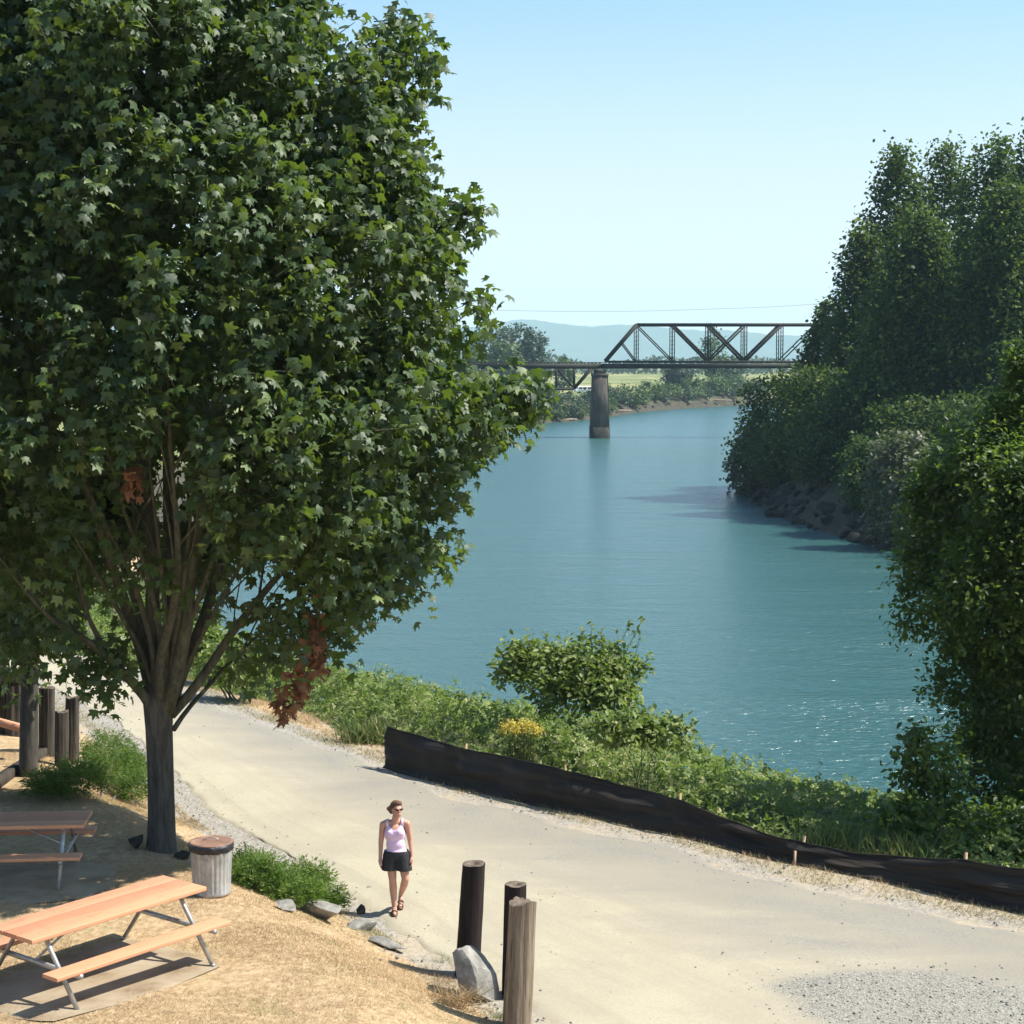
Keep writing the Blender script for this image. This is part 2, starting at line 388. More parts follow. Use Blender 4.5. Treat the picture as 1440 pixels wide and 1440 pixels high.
# road edges
R_px = [(1800, 1385), (1600, 1340), (1440, 1306), (1242, 1269), (1120, 1245), (960, 1197), (790, 1158), (650, 1122), (560, 1090), (470, 1054), (380, 1018), (310, 985), (262, 952), (215, 925), (190, 907), (150, 898), (100, 893), (0, 889), (-200, 884)]
L_px = [(900, 1640), (760, 1450), (640, 1372), (560, 1318), (480, 1262), (400, 1212), (330, 1168), (262, 1112), (205, 1058), (135, 1004), (60, 965), (0, 940), (-100, 922), (-300, 905)]
RE = smooth_line([w2(*p) for p in R_px], 420); LE = smooth_line([w2(*p) for p in L_px], 420)
ROADPOLY = np.vstack([LE[::6], RE[::-1][::6]])
near_mask = (np.abs(P2[..., 0]) < 60) & (P2[..., 1] < 120)
road_sd = np.full(GX.shape, 99.0); road_sd[near_mask] = poly_sd(P2[near_mask], ROADPOLY)

fence_px = [(541, 1080), (640, 1106), (790, 1142), (950, 1177), (1120, 1215), (1242, 1240), (1340, 1262), (1440, 1284), (1650, 1330)]
FENCE = smooth_line([w2(*p) for p in fence_px], 200)
# front line of the brambles
front = np.array([w2(-150, 893), w2(60, 893), w2(200, 905), w2(265, 925), w2(330, 955), w2(400, 972), w2(440, 990), w2(480, 1020), w2(545, 1046), w2(640, 1082)] + [tuple(p + np.array([0.15, 0.55])) for p in FENCE[60::14]])
BRAM = np.vstack([front, [(30, 24), (40, 60), (-10, 100), (-60, 100), (-60, 55)]])
bram_sd = np.full(GX.shape, 99.0); bram_sd[near_mask] = poly_sd(P2[near_mask], BRAM)

dry = np.maximum(sstep(0.0, 0.5, pk), sstep(0.25, 1.1, road_sd) * sstep(-0.3, 0.4, bram_sd) * (0.8 - 0.35 * (GX > -2.5))) * near_mask
gravel = sstep(0.85, 0.1, np.abs(road_sd - 0.15)) * near_mask * (1 - 0.45 * (GX > -3.2))
soil = sstep(0.5, -0.4, bram_sd) * near_mask
rock = sstep(12.0, 6.0, sdR) * (~near_mask | (sdR < 3))
field = sstep(60, 160, GY) * sstep(5, 9, sdR)
ny, nx = GX.shape
idx = np.arange(ny * nx).reshape(ny, nx)
TF = np.stack([idx[:-1, :-1], idx[:-1, 1:], idx[1:, 1:], idx[1:, :-1]], -1).reshape(-1, 4)
m = Mat('ground_cover'); v = m.coord('Object')
n1 = m.noise(v, 1.3, 8, 0.65); n2 = m.noise(v, 9, 8, 0.7); n3 = m.noise(v, 0.35, 5); n4 = m.noise(v, 45, 4)
dirt = m.ramp(n2, [(0.3, (0.26, 0.21, 0.15)), (0.7, (0.42, 0.36, 0.27))])
grass = m.ramp(n2, [(0.28, (0.20, 0.135, 0.075)), (0.5, (0.36, 0.255, 0.145)), (0.72, (0.50, 0.385, 0.235))])
grass = m.mix(m.ramp(n1, [(0.56, 0.0), (0.68, 0.55)]), grass, (0.16, 0.17, 0.06))
grass = m.mix(m.ramp(n1, [(0.3, 0.5), (0.42, 0.0)]), grass, (0.33, 0.26, 0.17))
vor = m.ramp(m.gray(m.voronoi(v, 28, 'Color')), [(0.2, 0.25), (0.8, 0.8)])
grv = m.mix(0.65, m.ramp(n4, [(0.3, (0.15, 0.14, 0.12)), (0.7, (0.34, 0.32, 0.28))]), vor, 'SOFT_LIGHT')
soilc = m.ramp(n2, [(0.3, (0.035, 0.04, 0.018)), (0.7, (0.08, 0.08, 0.035))])
rk = m.ramp(n1, [(0.3, (0.03, 0.03, 0.018)), (0.7, (0.085, 0.075, 0.052))])
fld = m.ramp(m.noise(v, 0.012, 6), [(0.35, (0.10, 0.13, 0.045)), (0.5, (0.16, 0.18, 0.065)), (0.62, (0.30, 0.28, 0.12))])
def edge(a): return m.math('SMOOTHSTEP', 0, 0) if False else m.ramp(m.math('ADD', m.attr(a), m.math('MULTIPLY', m.math('SUBTRACT', n1, 0.5), 0.9)), [(0.38, 0.0), (0.62, 1.0)])
c = m.mix(edge('dry'), dirt, grass); c = m.mix(m.math('MULTIPLY', edge('gravel'), 0.8), c, grv); c = m.mix(edge('soil'), c, soilc)
c = m.mix(m.attr('rock'), c, rk); c = m.mix(m.attr('field'), c, fld)
M['ground'] = m.set(c, 0.95, 0, m.bump(n2, 0.6, 0.03), 0.15)
V = np.stack([GX, GY, TH], -1).reshape(-1, 3)
tag(mesh_obj('ground', V, TF, M['ground'], smooth=True, attrs=dict(dry=dry.ravel(), gravel=gravel.ravel(), soil=soil.ravel(), rock=rock.ravel(), field=field.ravel())), kind='structure')

# road: one sheet a little above the ground
nm = 64; A = LE[:, None, :] + (RE - LE)[:, None, :] * np.linspace(0, 1, nm)[None, :, None]
nz = fnoise(A, 0.5, 21, 3)[..., None]; wgt = np.abs(np.linspace(-1, 1, nm))[None, :, None] ** 8
dirv = nrm(RE - LE)[:, None, :]
A = A + dirv * nz * wgt * 0.28
Z = terrain(A); 
grid_gap = 0.022
gp = np.array([w2(*p) for p in [(1078, 1385), (1120, 1373), (1200, 1366), (1290, 1368), (1370, 1383), (1440, 1392), (1700, 1440), (1800, 1600), (1500, 1640), (1240, 1500), (1130, 1425)]])
gsd = poly_sd(A, gp)
jj = np.minimum(np.arange(nm), np.arange(nm)[::-1]); Z = Z + np.interp(jj, [0, 2], [-0.07, grid_gap])[None]
RV = np.concatenate([A, Z[..., None]], -1).reshape(-1, 3)
ri = np.arange(420 * nm).reshape(420, nm)
RF = np.stack([ri[:-1, :-1], ri[:-1, 1:], ri[1:, 1:], ri[1:, :-1]], -1).reshape(-1, 4)
across = np.broadcast_to(np.linspace(0, 1, nm)[None], (420, nm))
m = Mat('dusty_road'); v = m.coord('Object')
n1 = m.noise(v, 0.45, 8, 0.62, 0.4); n2 = m.noise(v, 24, 6, 0.7); n3 = m.noise(m.coord('Object', (0.35, 1.6, 1)), 0.7, 7, 0.6, 0.6); fine = m.noise(v, 110, 3)
sand = m.ramp(n2, [(0.3, (0.325, 0.288, 0.205)), (0.7, (0.41, 0.366, 0.27))])
asph = m.ramp(n2, [(0.3, (0.18, 0.168, 0.142)), (0.7, (0.265, 0.25, 0.216))])
g = m.math('ADD', m.attr('across'), m.math('MULTIPLY', m.math('SUBTRACT', n3, 0.5), 0.85))
c = m.mix(m.ramp(g, [(0.42, 0.0), (0.8, 0.95)]), sand, asph)
c = m.mix(m.ramp(n1, [(0.42, 0.0), (0.68, 0.75)]), c, (0.285, 0.255, 0.195))
vor = m.ramp(m.gray(m.voronoi(v, 42, 'Color')), [(0.2, 0.25), (0.8, 0.8)]); vd = m.voronoi(v, 42)
cx_ = m.n('ShaderNodeCombineXYZ'); m.l(m.math('MULTIPLY', m.attr('across'), 9.0), cx_.inputs[0]); m.l(m.math('MULTIPLY', n1, 1.6), cx_.inputs[1])
c = m.mix(m.ramp(m.noise(cx_.outputs[0], 1.0, 4, 0.6), [(0.48, 0.0), (0.66, 0.5)]), c, (0.27, 0.24, 0.18))
grv = m.mix(0.7, m.ramp(fine, [(0.3, (0.16, 0.15, 0.128)), (0.7, (0.30, 0.285, 0.245))]), vor, 'SOFT_LIGHT')
pg = m.ramp(m.math('ADD', m.attr('patch'), m.math('MULTIPLY', m.math('SUBTRACT', n3, 0.5), 1.1)), [(0.3, 0.0), (0.75, 1.0)])
c = m.mix(pg, c, grv)
sp = m.ramp(fine, [(0.34, 0.55), (0.48, 0.0)]); c = m.mix(sp, c, (0.22, 0.19, 0.14))
hb = m.math('ADD', m.math('MULTIPLY', n2, 0.3), m.math('MULTIPLY', m.math('MULTIPLY', vd, pg), 1.5))
M['road'] = m.set(c, 0.95, 0, m.bump(hb, 0.5, 0.015), 0.12)
tag(mesh_obj('road', RV, RF, M['road'], smooth=True, attrs=dict(across=across.ravel(), patch=sstep(0.6, -0.6, gsd).ravel())), kind='structure')

# river
m = Mat('river_water'); tc = m.n('ShaderNodeTexCoord')
def wv(scale): 
    mp = m.n('ShaderNodeMapping'); mp.inputs['Scale'].default_value = scale; mp.inputs['Rotation'].default_value = (0, 0, R(6)); m.l(tc.outputs['Object'], mp.inputs[0]); return mp.outputs[0]
a1 = m.noise(wv((1.0, 1.7, 1)), 1.9, 4, 0.6, 0.4); a2 = m.noise(wv((0.6, 1.1, 1)), 0.55, 4, 0.6, 0.3); big = m.noise(wv((0.25, 1.0, 1)), 0.035, 5, 0.6, 0.8)
st2 = m.noise(wv((0.22, 1.0, 1)), 0.16, 5, 0.65, 0.6); big = m.math('ADD', m.math('MULTIPLY', big, 0.55), m.math('MULTIPLY', st2, 0.45))
cc = m.ramp(big, [(0.3, (0.024, 0.080, 0.072)), (0.7, (0.036, 0.104, 0.100))])
hgt = m.math('ADD', m.math('MULTIPLY', a1, 0.45), m.math('ADD', m.math('MULTIPLY', a2, 0.55), m.math('MULTIPLY', m.noise(wv((0.45, 1.3, 1)), 0.2, 3, 0.5, 0.4), 0.7)))
b = m.n('ShaderNodeBump'); b.inputs['Distance'].default_value = 0.78; m.l(hgt, b.inputs['Height'])
m.l(m.ramp(big, [(0.35, 0.45), (0.65, 0.8)]), b.inputs['Strength'])
M['water'] = m.set(cc, 0.21, 0, b.outputs[0], 1.0)
tag(mesh_obj('river', [(-140, 10, ZW), (1490, 10, ZW), (1490, 760, ZW), (-140, 760, ZW)], np.array([[0, 1, 2, 3]]), M['water']), kind='structure')

# mountains
mx = np.linspace(-3600, 3600, 300); my = np.linspace(7500, 9500, 40)
MX, MY = np.meshgrid(mx, my)
rp = np.array([(-400, 430), (200, 455), (560, 470), (690, 458), (735, 449), (790, 456), (850, 457), (900, 458), (1000, 464), (1080, 470), (1130, 473), (1250, 466), (1500, 455), (1900, 470)])
YR = 8500.0
hx = np.interp(mx, [deep(p[0], p[1], YR)[0] for p in rp], [deep(p[0], p[1], YR)[2] for p in rp])
MZ = hx[None, :] * np.exp(-((MY - YR) / 500.0) ** 2) + 14 * fnoise(np.stack([MX, MY], -1), 0.0025, 8, 5) * np.exp(-((MY - YR) / 600.0) ** 2) - 2
tag(mesh_obj('hills', np.stack([MX, MY, MZ], -1).reshape(-1, 3), np.stack([(q := np.arange(40 * 300).reshape(40, 300))[:-1, :-1], q[:-1, 1:], q[1:, 1:], q[1:, :-1]], -1).reshape(-1, 4), M['mountain'], smooth=True), kind='structure')

# ------------------------------------------------------------------ leaves
def polar_leaf(pts, cy=0.28, droop=0.32, fold=0.10):
    P = [(0, cy)]
    for a, r in pts: P.append((r * math.sin(R(a)), r * math.cos(R(a))))
    P = np.array(P); rr = np.linalg.norm(P - P[0], axis=1)
    z = -droop * np.maximum(P[:, 1], 0) ** 2 - 0.28 * np.abs(P[:, 0]) ** 1.5 + fold * 0
    k = len(pts); f = np.array([[0, 1 + (i + 1) % k, 1 + i] for i in range(k)])
    return np.column_stack([P, z]), f
half = [(10, 0.80), (20, 0.56), (34, 0.62), (46, 0.95), (60, 0.70), (72, 0.50), (100, 0.68), (124, 0.44), (158, 0.24)]
MAPLE = polar_leaf([(0, 1.0)] + half + [(-a, r) for a, r in half[::-1]])
SIMPLE = (np.array([(0, 0, 0), (0.27, 0.35, 0.07), (0.2, 0.72, 0.0), (0, 1, -0.12), (-0.2, 0.72, 0.0), (-0.27, 0.35, 0.07), (0, 0.5, -0.02)]),
          np.array([[0, 1, 6], [1, 2, 6], [2, 3, 6], [3, 4, 6], [4, 5, 6], [5, 0, 6]]))
DIAMOND = (np.array([(0, 0, 0), (0.33, 0.5, 0.08), (0, 1, -0.08), (-0.33, 0.5, 0.08)]), np.array([[0, 1, 2], [0, 2, 3]]))
TRIFOLI = (np.concatenate([np.array([(0, 0.1, 0), (0.27, 0.55, 0.05), (0, 1, -0.1), (-0.27, 0.55, 0.05)]),
                           np.array([(0.02, 0.1, 0), (0.45, -0.05, 0.04), (0.78, 0.22, -0.1), (0.38, 0.38, 0.04)]),
                           np.array([(-0.02, 0.1, 0), (-0.38, 0.38, 0.04), (-0.78, 0.22, -0.1), (-0.45, -0.05, 0.04)])]),
           np.array([[0, 1, 2], [0, 2, 3], [4, 5, 6], [4, 6, 7], [8, 9, 10], [8, 10, 11]]))
RAGGED = (np.array([(0, 0, 0), (0.42, 0.12, 0.06), (0.22, 0.38, 0), (0.5, 0.7, -0.06), (0.12, 0.72, 0.03), (0, 1.05, -0.1), (-0.16, 0.66, 0.03), (-0.52, 0.62, 0), (-0.24, 0.34, 0.02), (-0.4, 0.05, 0.06), (0, 0.42, 0.04)]),
          np.array([[10, i, (i + 1) % 10] for i in range(10)]))
SPRIG = (np.array([(-0.05, 0, 0), (0.05, 0, 0), (0.13, 0.5, 0.02), (0.0, 1, 0.1), (-0.13, 0.5, 0.02)]), np.array([[0, 1, 2], [0, 2, 4], [4, 2, 3]]))

STRAW = (np.array([(-0.028, 0, 0), (0.028, 0, 0), (0.03, 0.55, 0.03), (0.0, 1, 0.14), (-0.03, 0.55, 0.03)]), np.array([[0, 1, 2], [0, 2, 4], [4, 2, 3]]))
ROUGH = (np.array([(0, 0, 0.05), (0.42, 0.3, 0.0), (0.3, 0.85, -0.08), (-0.1, 1.05, 0.0), (-0.46, 0.6, -0.05), (-0.3, 0.15, 0.05)]), np.array([[0, 1, 2], [0, 2, 3], [0, 3, 4], [0, 4, 5]]))
def leaves(name, P, N, D, S, tmpl, mat, parent=None, tint=None, flop=None):
    T, Fc = tmpl; n = len(P)
    N = nrm(N); D = nrm(D - (D * N).sum(1, keepdims=True) * N); X = np.cross(D, N)
    t = np.broadcast_to(T, (n, len(T), 3)).copy()
    if flop is not None: t[:, :, 2] *= flop[:, None]
    S = np.asarray(S); S = np.full(n, S) if S.ndim == 0 else S
    t *= S[:, None, None]
    V = P[:, None, :] + t[..., 0:1] * X[:, None] + t[..., 1:2] * D[:, None] + t[..., 2:3] * N[:, None]
    Fa = (Fc[None] + (np.arange(n) * len(T))[:, None, None]).reshape(-1, Fc.shape[1])
    if tint is None: tint = rng.random(n)
    return mesh_obj(name, V.reshape(-1, 3), Fa, mat, parent, attrs=dict(tint=np.repeat(np.clip(tint, 0, 1), len(T))))

def rdir(n): return nrm(rng.normal(size=(n, 3)))

def branch_path(p, q, bend=0.15, n=7, sag=0.0):
    p, q = np.array(p, float), np.array(q, float); t = np.linspace(0, 1, n)[:, None]; L = np.linalg.norm(q - p)
    off = rng.normal(size=3) * bend * L * 0.5
    return p + (q - p) * t + np.sin(t * math.pi) * off + np.array([0, 0, -sag]) * (t ** 2)

# ------------------------------------------------------------------ the big maple
mb = ground(227, 1196); MXY = mb[:2]; MY0 = mb[1]
mbase = mb + np.array([0, 0, -0.05])
maple = tag(empty('maple_tree', mbase), 'big spreading maple with dark glossy leaves and forking trunk by the road', 'tree')
out_px = [(905, 60), (880, 215), (830, 330), (790, 372), (750, 398), (700, 425), (650, 445), (600, 492), (560, 515), (545, 512), (520, 480), (500, 458), (450, 448), (400, 450), (330, 440), (260, 408), (200, 385), (150, 372), (50, 362), (0, 275), (-90, 215), (-170, 120), (-230, 20)]
oz = np.array([deep(227, a, MY0)[2] for a, b in out_px]) - mbase[2]; orr = np.array([b for a, b in out_px]) / F * MY0
def mprofile(z): return np.interp(z, oz, orr)
# trunk, fork and limbs
tr = MB()
fork = 2.25
zz = np.array([-0.1, 0.05, 0.25, 0.6, 1.2, 1.8, 2.15, 2.45]); rr = np.array([0.25, 0.222, 0.202, 0.190, 0.184, 0.19, 0.21, 0.19])
tr.tube(np.stack([0.01 * np.sin(zz * 2), 0 * zz, zz], 1), rr, 18)
limb_tips = []
L = lambda px, py, dy=0.0: deep(px, py, MY0 + dy) - mbase
limbs = [  # list of waypoints px,py,dy and start radius
    ([(222, 1010, 0), (200, 975, -0.2), (165, 938, -0.4), (128, 905, -0.8), (70, 868, -1.3), (10, 800, -1.8)], 0.085),
    ([(158, 934, -0.35), (140, 900, -0.6), (122, 860, -0.9), (105, 790, -1.2)], 0.05),
    ([(220, 1000, 0), (208, 950, 0.2), (195, 900, 0.1), (176, 850, -0.3), (140, 740, -0.8), (95, 600, -1.4), (60, 480, -1.9), (30, 360, -2.2)], 0.10),
    ([(228, 1000, 0), (222, 930, -0.2), (214, 850, -0.3), (214, 740, -0.2), (196, 620, 0.2), (190, 450, 0.3), (185, 200, 0.2)], 0.12),
    ([(230, 1000, 0), (236, 920, 0.3), (240, 820, 0.7), (236, 700, 1.0), (235, 560, 1.3), (240, 300, 1.2)], 0.12),
    ([(234, 1002, 0), (250, 940, -0.3), (262, 880, -0.6), (270, 790, -0.8), (290, 680, -1.0), (315, 540, -1.2), (330, 400, -1.3), (330, 200, -1.2)], 0.11),
    ([(236, 1000, 0), (262, 930, 0.2), (290, 860, 0.4), (320, 760, 0.5), (380, 620, 0.6), (450, 480, 0.5), (500, 380, 0.4)], 0.095),
    ([(240, 1005, 0), (270, 972, 0.0), (300, 930, -0.1), (330, 885, -0.2), (400, 800, -0.4), (500, 700, -0.6), (590, 610, -0.6)], 0.075),
    ([(244, 1026, 0.02), (262, 1000, 0.3), (290, 968, 0.7), (330, 925, 1.0), (400, 860, 1.5), (480, 800, 1.8)], 0.038),
    ([(225, 1000, 0), (215, 930, 0.5), (190, 840, 1.1), (150, 720, 1.9), (110, 560, 2.6), (90, 400, 3.0)], 0.09),
    ([(232, 1000, 0), (240, 930, 0.5), (260, 830, 1.2), (300, 700, 2.0), (360, 540, 2.7), (400, 360, 2.9)], 0.09),
    ([(226, 1000, 0), (225, 930, -0.5), (245, 850, -1.2), (250, 760, -1.8), (240, 640, -2.5), (235, 500, -2.9)], 0.08),
    ([(224, 990, -0.05), (212, 900, -0.5), (180, 800, -1.1), (120, 680, -1.7), (85, 560, -2.1)], 0.055),
    ([(228, 990, -0.05), (226, 900, -0.55), (205, 800, -1.2), (165, 690, -1.8), (140, 560, -2.3)], 0.05),
    ([(230, 990, -0.05), (234, 900, -0.5), (226, 790, -1.2), (212, 670, -1.9), (205, 560, -2.4)], 0.05),
    ([(233, 990, -0.05), (246, 900, -0.5), (262, 790, -1.2), (272, 680, -1.8), (290, 560, -2.3)], 0.05),
    ([(236, 990, -0.05), (258, 910, -0.4), (290, 810, -1.0), (330, 710, -1.6), (370, 600, -2.0)], 0.05),
    ([(238, 992, 0.0), (268, 925, -0.2), (318, 830, -0.7), (380, 730, -1.1), (440, 640, -1.4)], 0.045),
    ([(222, 992, 0.0), (200, 920, -0.2), (150, 830, -0.7), (90, 730, -1.2), (40, 640, -1.6)], 0.05),
    ([(330, 885, -0.2), (400, 850, -0.2), (480, 805, -0.1), (560, 770, 0)], 0.03),
]
br = MB()
for pts, r0 in limbs:
    P = smooth_line([L(*p) for p in pts], 16); n = len(P)
    t = np.linspace(0, 1, n); br.tube(P, np.maximum(r0 * (1 - 0.83 * t), 0.012) * np.where(t < 0.06, 1.08, 1), 9)
    for k in range(5 if r0 > 0.06 else 2):
        i = int(n * (0.35 + 0.12 * k + 0.05 * rng.random())); i = min(i, n - 2)
        o = nrm(np.array([P[i][0], P[i][1], 0]) + rng.normal(size=3) * 0.9)
        q = P[i] + np.array([o[0] * 1.5, o[1] * 1.5, 1.1 + rng.random()])
        rm = mprofile(q[2]) * 0.85; rq = math.hypot(q[0], q[1])
        if rq > rm: q[:2] *= rm / rq
        br.tube(branch_path(P[i], q, 0.12, 6), np.linspace(max(r0 * 0.28 * (1 - 0.4 * k / 5), 0.015), 0.006, 6), 6)
# the bare snapped branch end that pokes out over the water
br.tube([L(440, 905, 0.6), L(482, 888, 0.5), L(540, 845, 0.3), L(556, 826, 0.3)], [0.012, 0.014, 0.017, 0.019], 6)
# leaf sprays near the crown surface
def maple_sprays(n):
    out = []
    while len(out) < n:
        k = 4000
        z = rng.uniform(oz[0] - 0.1, oz[-1], k); r = mprofile(z); keep = rng.random(k) < (r + 0.8) / 6.5
        z, r = z[keep], r[keep]; th = rng.uniform(0, 2 * math.pi, len(z))
        lump = 1 + 0.19 * fnoise(np.stack([np.cos(th) * 1.5, np.sin(th) * 1.5, z * 0.32], 1), 0.9, 4, 2)
        f = 1 - 0.65 * rng.random(len(z)) ** 1.6
        rad = (r * np.minimum(lump, 1.04) - 0.22) * f
        # the crown is a little shallower front to back
        p = np.stack([np.cos(th) * rad, np.sin(th) * rad * 0.86, z], 1)
        # thin window low in the middle, where the limbs show
        s = proj(p + mbase)
        win = np.exp(-(((s[:, 0] - 205) / 150) ** 2 + ((s[:, 1] - 720) / 185) ** 2) ** 2)
        okk = rng.random(len(z)) > 0.90 * win * (p[:, 1] < 1.0)
        okk &= ~((s[:, 1] > 845) & (s[:, 0] > 60) & (s[:, 0] < 420)); low = (s[:, 1] > 790 + 25 * np.sin(s[:, 0] / 37)) & (s[:, 0] < 470); okk &= ~(low & (rng.random(len(z)) < 0.93))
        # ragged gaps
        gap = fnoise(p, 0.42, 9, 2); okk &= (gap > -0.42)
        out += [a for a in p[okk]]
    return np.array(out[:n])
def proj(P):
    d = np.asarray(P) - np.array([0, 0, HC]); f = d[:, 1] * cp - d[:, 2] * sp_; u = d[:, 1] * sp_ + d[:, 2] * cp
    return np.stack([720 + F * d[:, 0] / f, 720 - F * u / f], 1)
def maple_leafage(C, per=13, size=(0.065, 0.145), name='crown', mat='maple_leaf', parent=None, twig=None, spread=0.34, out=None, tint0=0.0):
    n = len(C); o = nrm(np.column_stack([C[:, 0], C[:, 1], np.full(n, 0.9)])) if out is None else out
    o = nrm(o + 0.45 * rng.normal(size=(n, 3)))
    if twig is not None:
        for c, d in zip(C[::2], o[::2]): twig.tube([c - d * 0.4, c - d * 0.15, c + d * 0.1], [0.011, 0.008, 0.004], 3, cap=False)
    P = np.repeat(C, per, 0); O = np.repeat(o, per, 0); k = len(P)
    s = rng.uniform(-0.75, 0.42, k)[:, None]
    side = rng.normal(size=(k, 3)); side -= (side * O).sum(1, keepdims=True) * O; side = nrm(side)
    P = P + O * s * (spread / 0.34) * 0.8 + side * rng.uniform(0.04, spread, k)[:, None]; P[:, 2] -= rng.uniform(-0.12, 0.42, k) * (spread / 0.3)
    hd = nrm(side * 0.9 + O * 0.6 + 0.3 * rng.normal(size=(k, 3))); hd[:, 2] = 0; hd = nrm(hd)
    dip = rng.normal(0.8, 0.5, k)                                   # droop of each blade, radians
    D = hd * np.cos(dip)[:, None] + np.array([0, 0, -1]) * np.sin(dip)[:, None]
    N = hd * np.sin(dip)[:, None] + np.array([0, 0, 1]) * np.cos(dip)[:, None]
    N = N + 0.42 * rng.normal(size=(k, 3))
    base = np.repeat(rng.normal(0.42, 0.16, n), per) + rng.normal(0, 0.17, k) + tint0
    return leaves(name, P, N, D, rng.uniform(*size, k), MAPLE, M[mat], parent, base, rng.uniform(0.4, 1.7, k))
C = maple_sprays(4900)
frac = np.hypot(C[:, 0], C[:, 1] / 0.86) / np.maximum(mprofile(C[:, 2]), 0.5)
outer = C[frac > 0.72]; cs = outer[rng.choice(len(outer), 380, replace=False)]; cs = cs * [1.04, 1.04, 1]
sc3 = np.array([1, 1, 0.55]); dd = ((C[:, None] * sc3 - cs[None] * sc3) ** 2).sum(2); ni = dd.argmin(1)
C = C + (cs[ni] - C) * (np.where(frac > 0.55, 0.62, 0.2) * np.sqrt(rng.random(len(C))))[:, None] * np.array([1, 1, 0.75])
extra = []
for px, py, r, dy, q in [(700, 562, 34, 0.2, 22), (742, 548, 20, 0.1, 16), (690, 575, 30, 0, 8), (655, 280, 14, 0, 4), (650, 310, 20, 0.2, 5), (570, 40, 30, 0, 10), (590, 90, 24, 0, 9), (675, 430, 20, -0.3, 6), (600, 745, 30, 0.2, 10), (560, 800, 30, 0.2, 9), (480, 845, 40, 0.3, 10), (410, 880, 36, 0.6, 8), (380, 855, 45, -1.0, 8),
                         (115, 925, 30, -0.8, 5), (150, 940, 20, -0.5, 4), (90, 910, 26, -1.0, 4), (170, 905, 16, -0.4, 3), (60, 880, 40, -1.2, 7), (5, 890, 40, -1.2, 5), (350, 900, 22, 0.8, 4), (450, 880, 26, 0.6, 6)]:
    for _ in range(q):
        extra.append(L(px + rng.normal() * r * 0.6, py + rng.normal() * r * 0.6, dy + rng.normal() * 0.4))
C = np.concatenate([C, np.array(extra)])
maple_leafage(C, 19, parent=maple, twig=br, spread=0.27)
tr_o = tr.build('trunk', M['maple_bark'], maple, smooth=True)
br.build('limbs', M['branch_bark'], tr_o, smooth=True)
# the dead, brown hanging branch
db = MB(); pth = smooth_line([L(452, 800, -0.6), L(450, 850, -0.6), L(443, 905, -0.6), L(428, 955, -0.6), L(402, 1000, -0.6)], 14)
db.tube(pth, np.linspace(0.014, 0.005, 14), 5)
dbo = db.build('dead_branch', M['branch_bark'], maple, smooth=True); dbo['label'] = 'broken hanging branch of curled brown dead leaves'
DC = np.array([L(px + rng.normal() * 4, py + rng.normal() * 5, -0.6 + rng.normal() * 0.05) for px, py, q in [(450, 828, 1), (437, 872, 2), (440, 905, 5), (446, 930, 4), (428, 925, 4), (425, 962, 5), (412, 955, 2), (401, 990, 5), (192, 672, 0)] for _ in range(q)])
maple_leafage(DC, 7, (0.07, 0.13), 'dead_leaves', 'dead_leaf', dbo, None, 0.10, np.tile([0, 0, -1.0], (len(DC), 1)), 0.1)
DC2 = np.array([L(190 + rng.normal() * 8, 668 + rng.normal() * 8, -2.6) for _ in range(5)])
o2 = maple_leafage(DC2, 5, (0.08, 0.14), 'brown_leaves', 'dead_leaf', maple, None, 0.12, None, 0.3)

# ------------------------------------------------------------------ generic trees
def lobed_plant(name, label, cat, base, lobes, n_leaf, size, tmpl, mat, trunk=None, group=None, spray=0.22, per=10, sunup=0.6, bark='grey_bark', stems=5, droop=0.3, stem_r=0.03):
    """lobes: (centre world, radii world, weight)"""
    t = tag(empty(name, base), label, cat, group)
    W = np.array([l[2] for l in lobes], float); W /= W.sum(); Ps = []; Os = []
    for (c, r, _), w in zip(lobes, W):
        k = max(3, int(n_leaf * w / per)); d = rdir(k); d[:, 2] = np.where(d[:, 2] < -0.55, -d[:, 2], d[:, 2])
        f = (1 - 0.55 * rng.random(k) ** 1.8) * (1 + 0.16 * fnoise(d * 1.2 + np.array(c) * 0.1, 0.8, 17, 2))
        Ps.append(np.array(c) + d * np.array(r) * f[:, None]); Os.append(nrm(d * 0.9 + np.array([0, 0, 0.5])))
    C = np.concatenate(Ps); O = nrm(np.concatenate(Os) + 0.4 * rng.normal(size=(len(C), 3)))
    P = np.repeat(C, per, 0); OO = np.repeat(O, per, 0); k = len(P)
    P = P + OO * (rng.uniform(-1.1, 1.1, k) * spray)[:, None] + rng.normal(size=(k, 3)) * spray * 0.33
    N = nrm(OO * 0.5 + np.array([0, 0, sunup]) + 0.6 * rng.normal(size=(k, 3)))
    D = nrm(OO * 0.5 + rng.normal(size=(k, 3)) * 0.7 + np.array([0, 0, -droop]))
    tint = np.repeat(rng.normal(0.45, 0.18, len(C)), per) + rng.normal(0, 0.16, k)
    b0 = np.array(base)
    leaves('crown', P - b0, N, D, rng.uniform(0.7, 1.3, k) * size, tmpl, M[mat], t, tint)
    st = MB()
    if trunk is not None:
        pts, r0, r1 = trunk; pts = smooth_line(np.array(pts) - b0, 10); st.tube(pts, np.linspace(r0, r1, 10), 8)
        src = [pts[int(i)] for i in np.linspace(3, 9, stems)]
    else: src = [np.array([rng.normal() * 0.1, rng.normal() * 0.1, -0.1]) for _ in range(stems)]
    for i, s_ in enumerate(src):
        c, r, _ = lobes[i % len(lobes)]
        q = np.array(c) + np.array(r) * rdir(1)[0] * 0.6 - b0
        st.tube(branch_path(s_, q, 0.14, 7), np.linspace(stem_r, stem_r * 0.3, 7), 5)
    st.build('trunk' if trunk is not None else 'stems', M[bark], t, smooth=True)
    return t

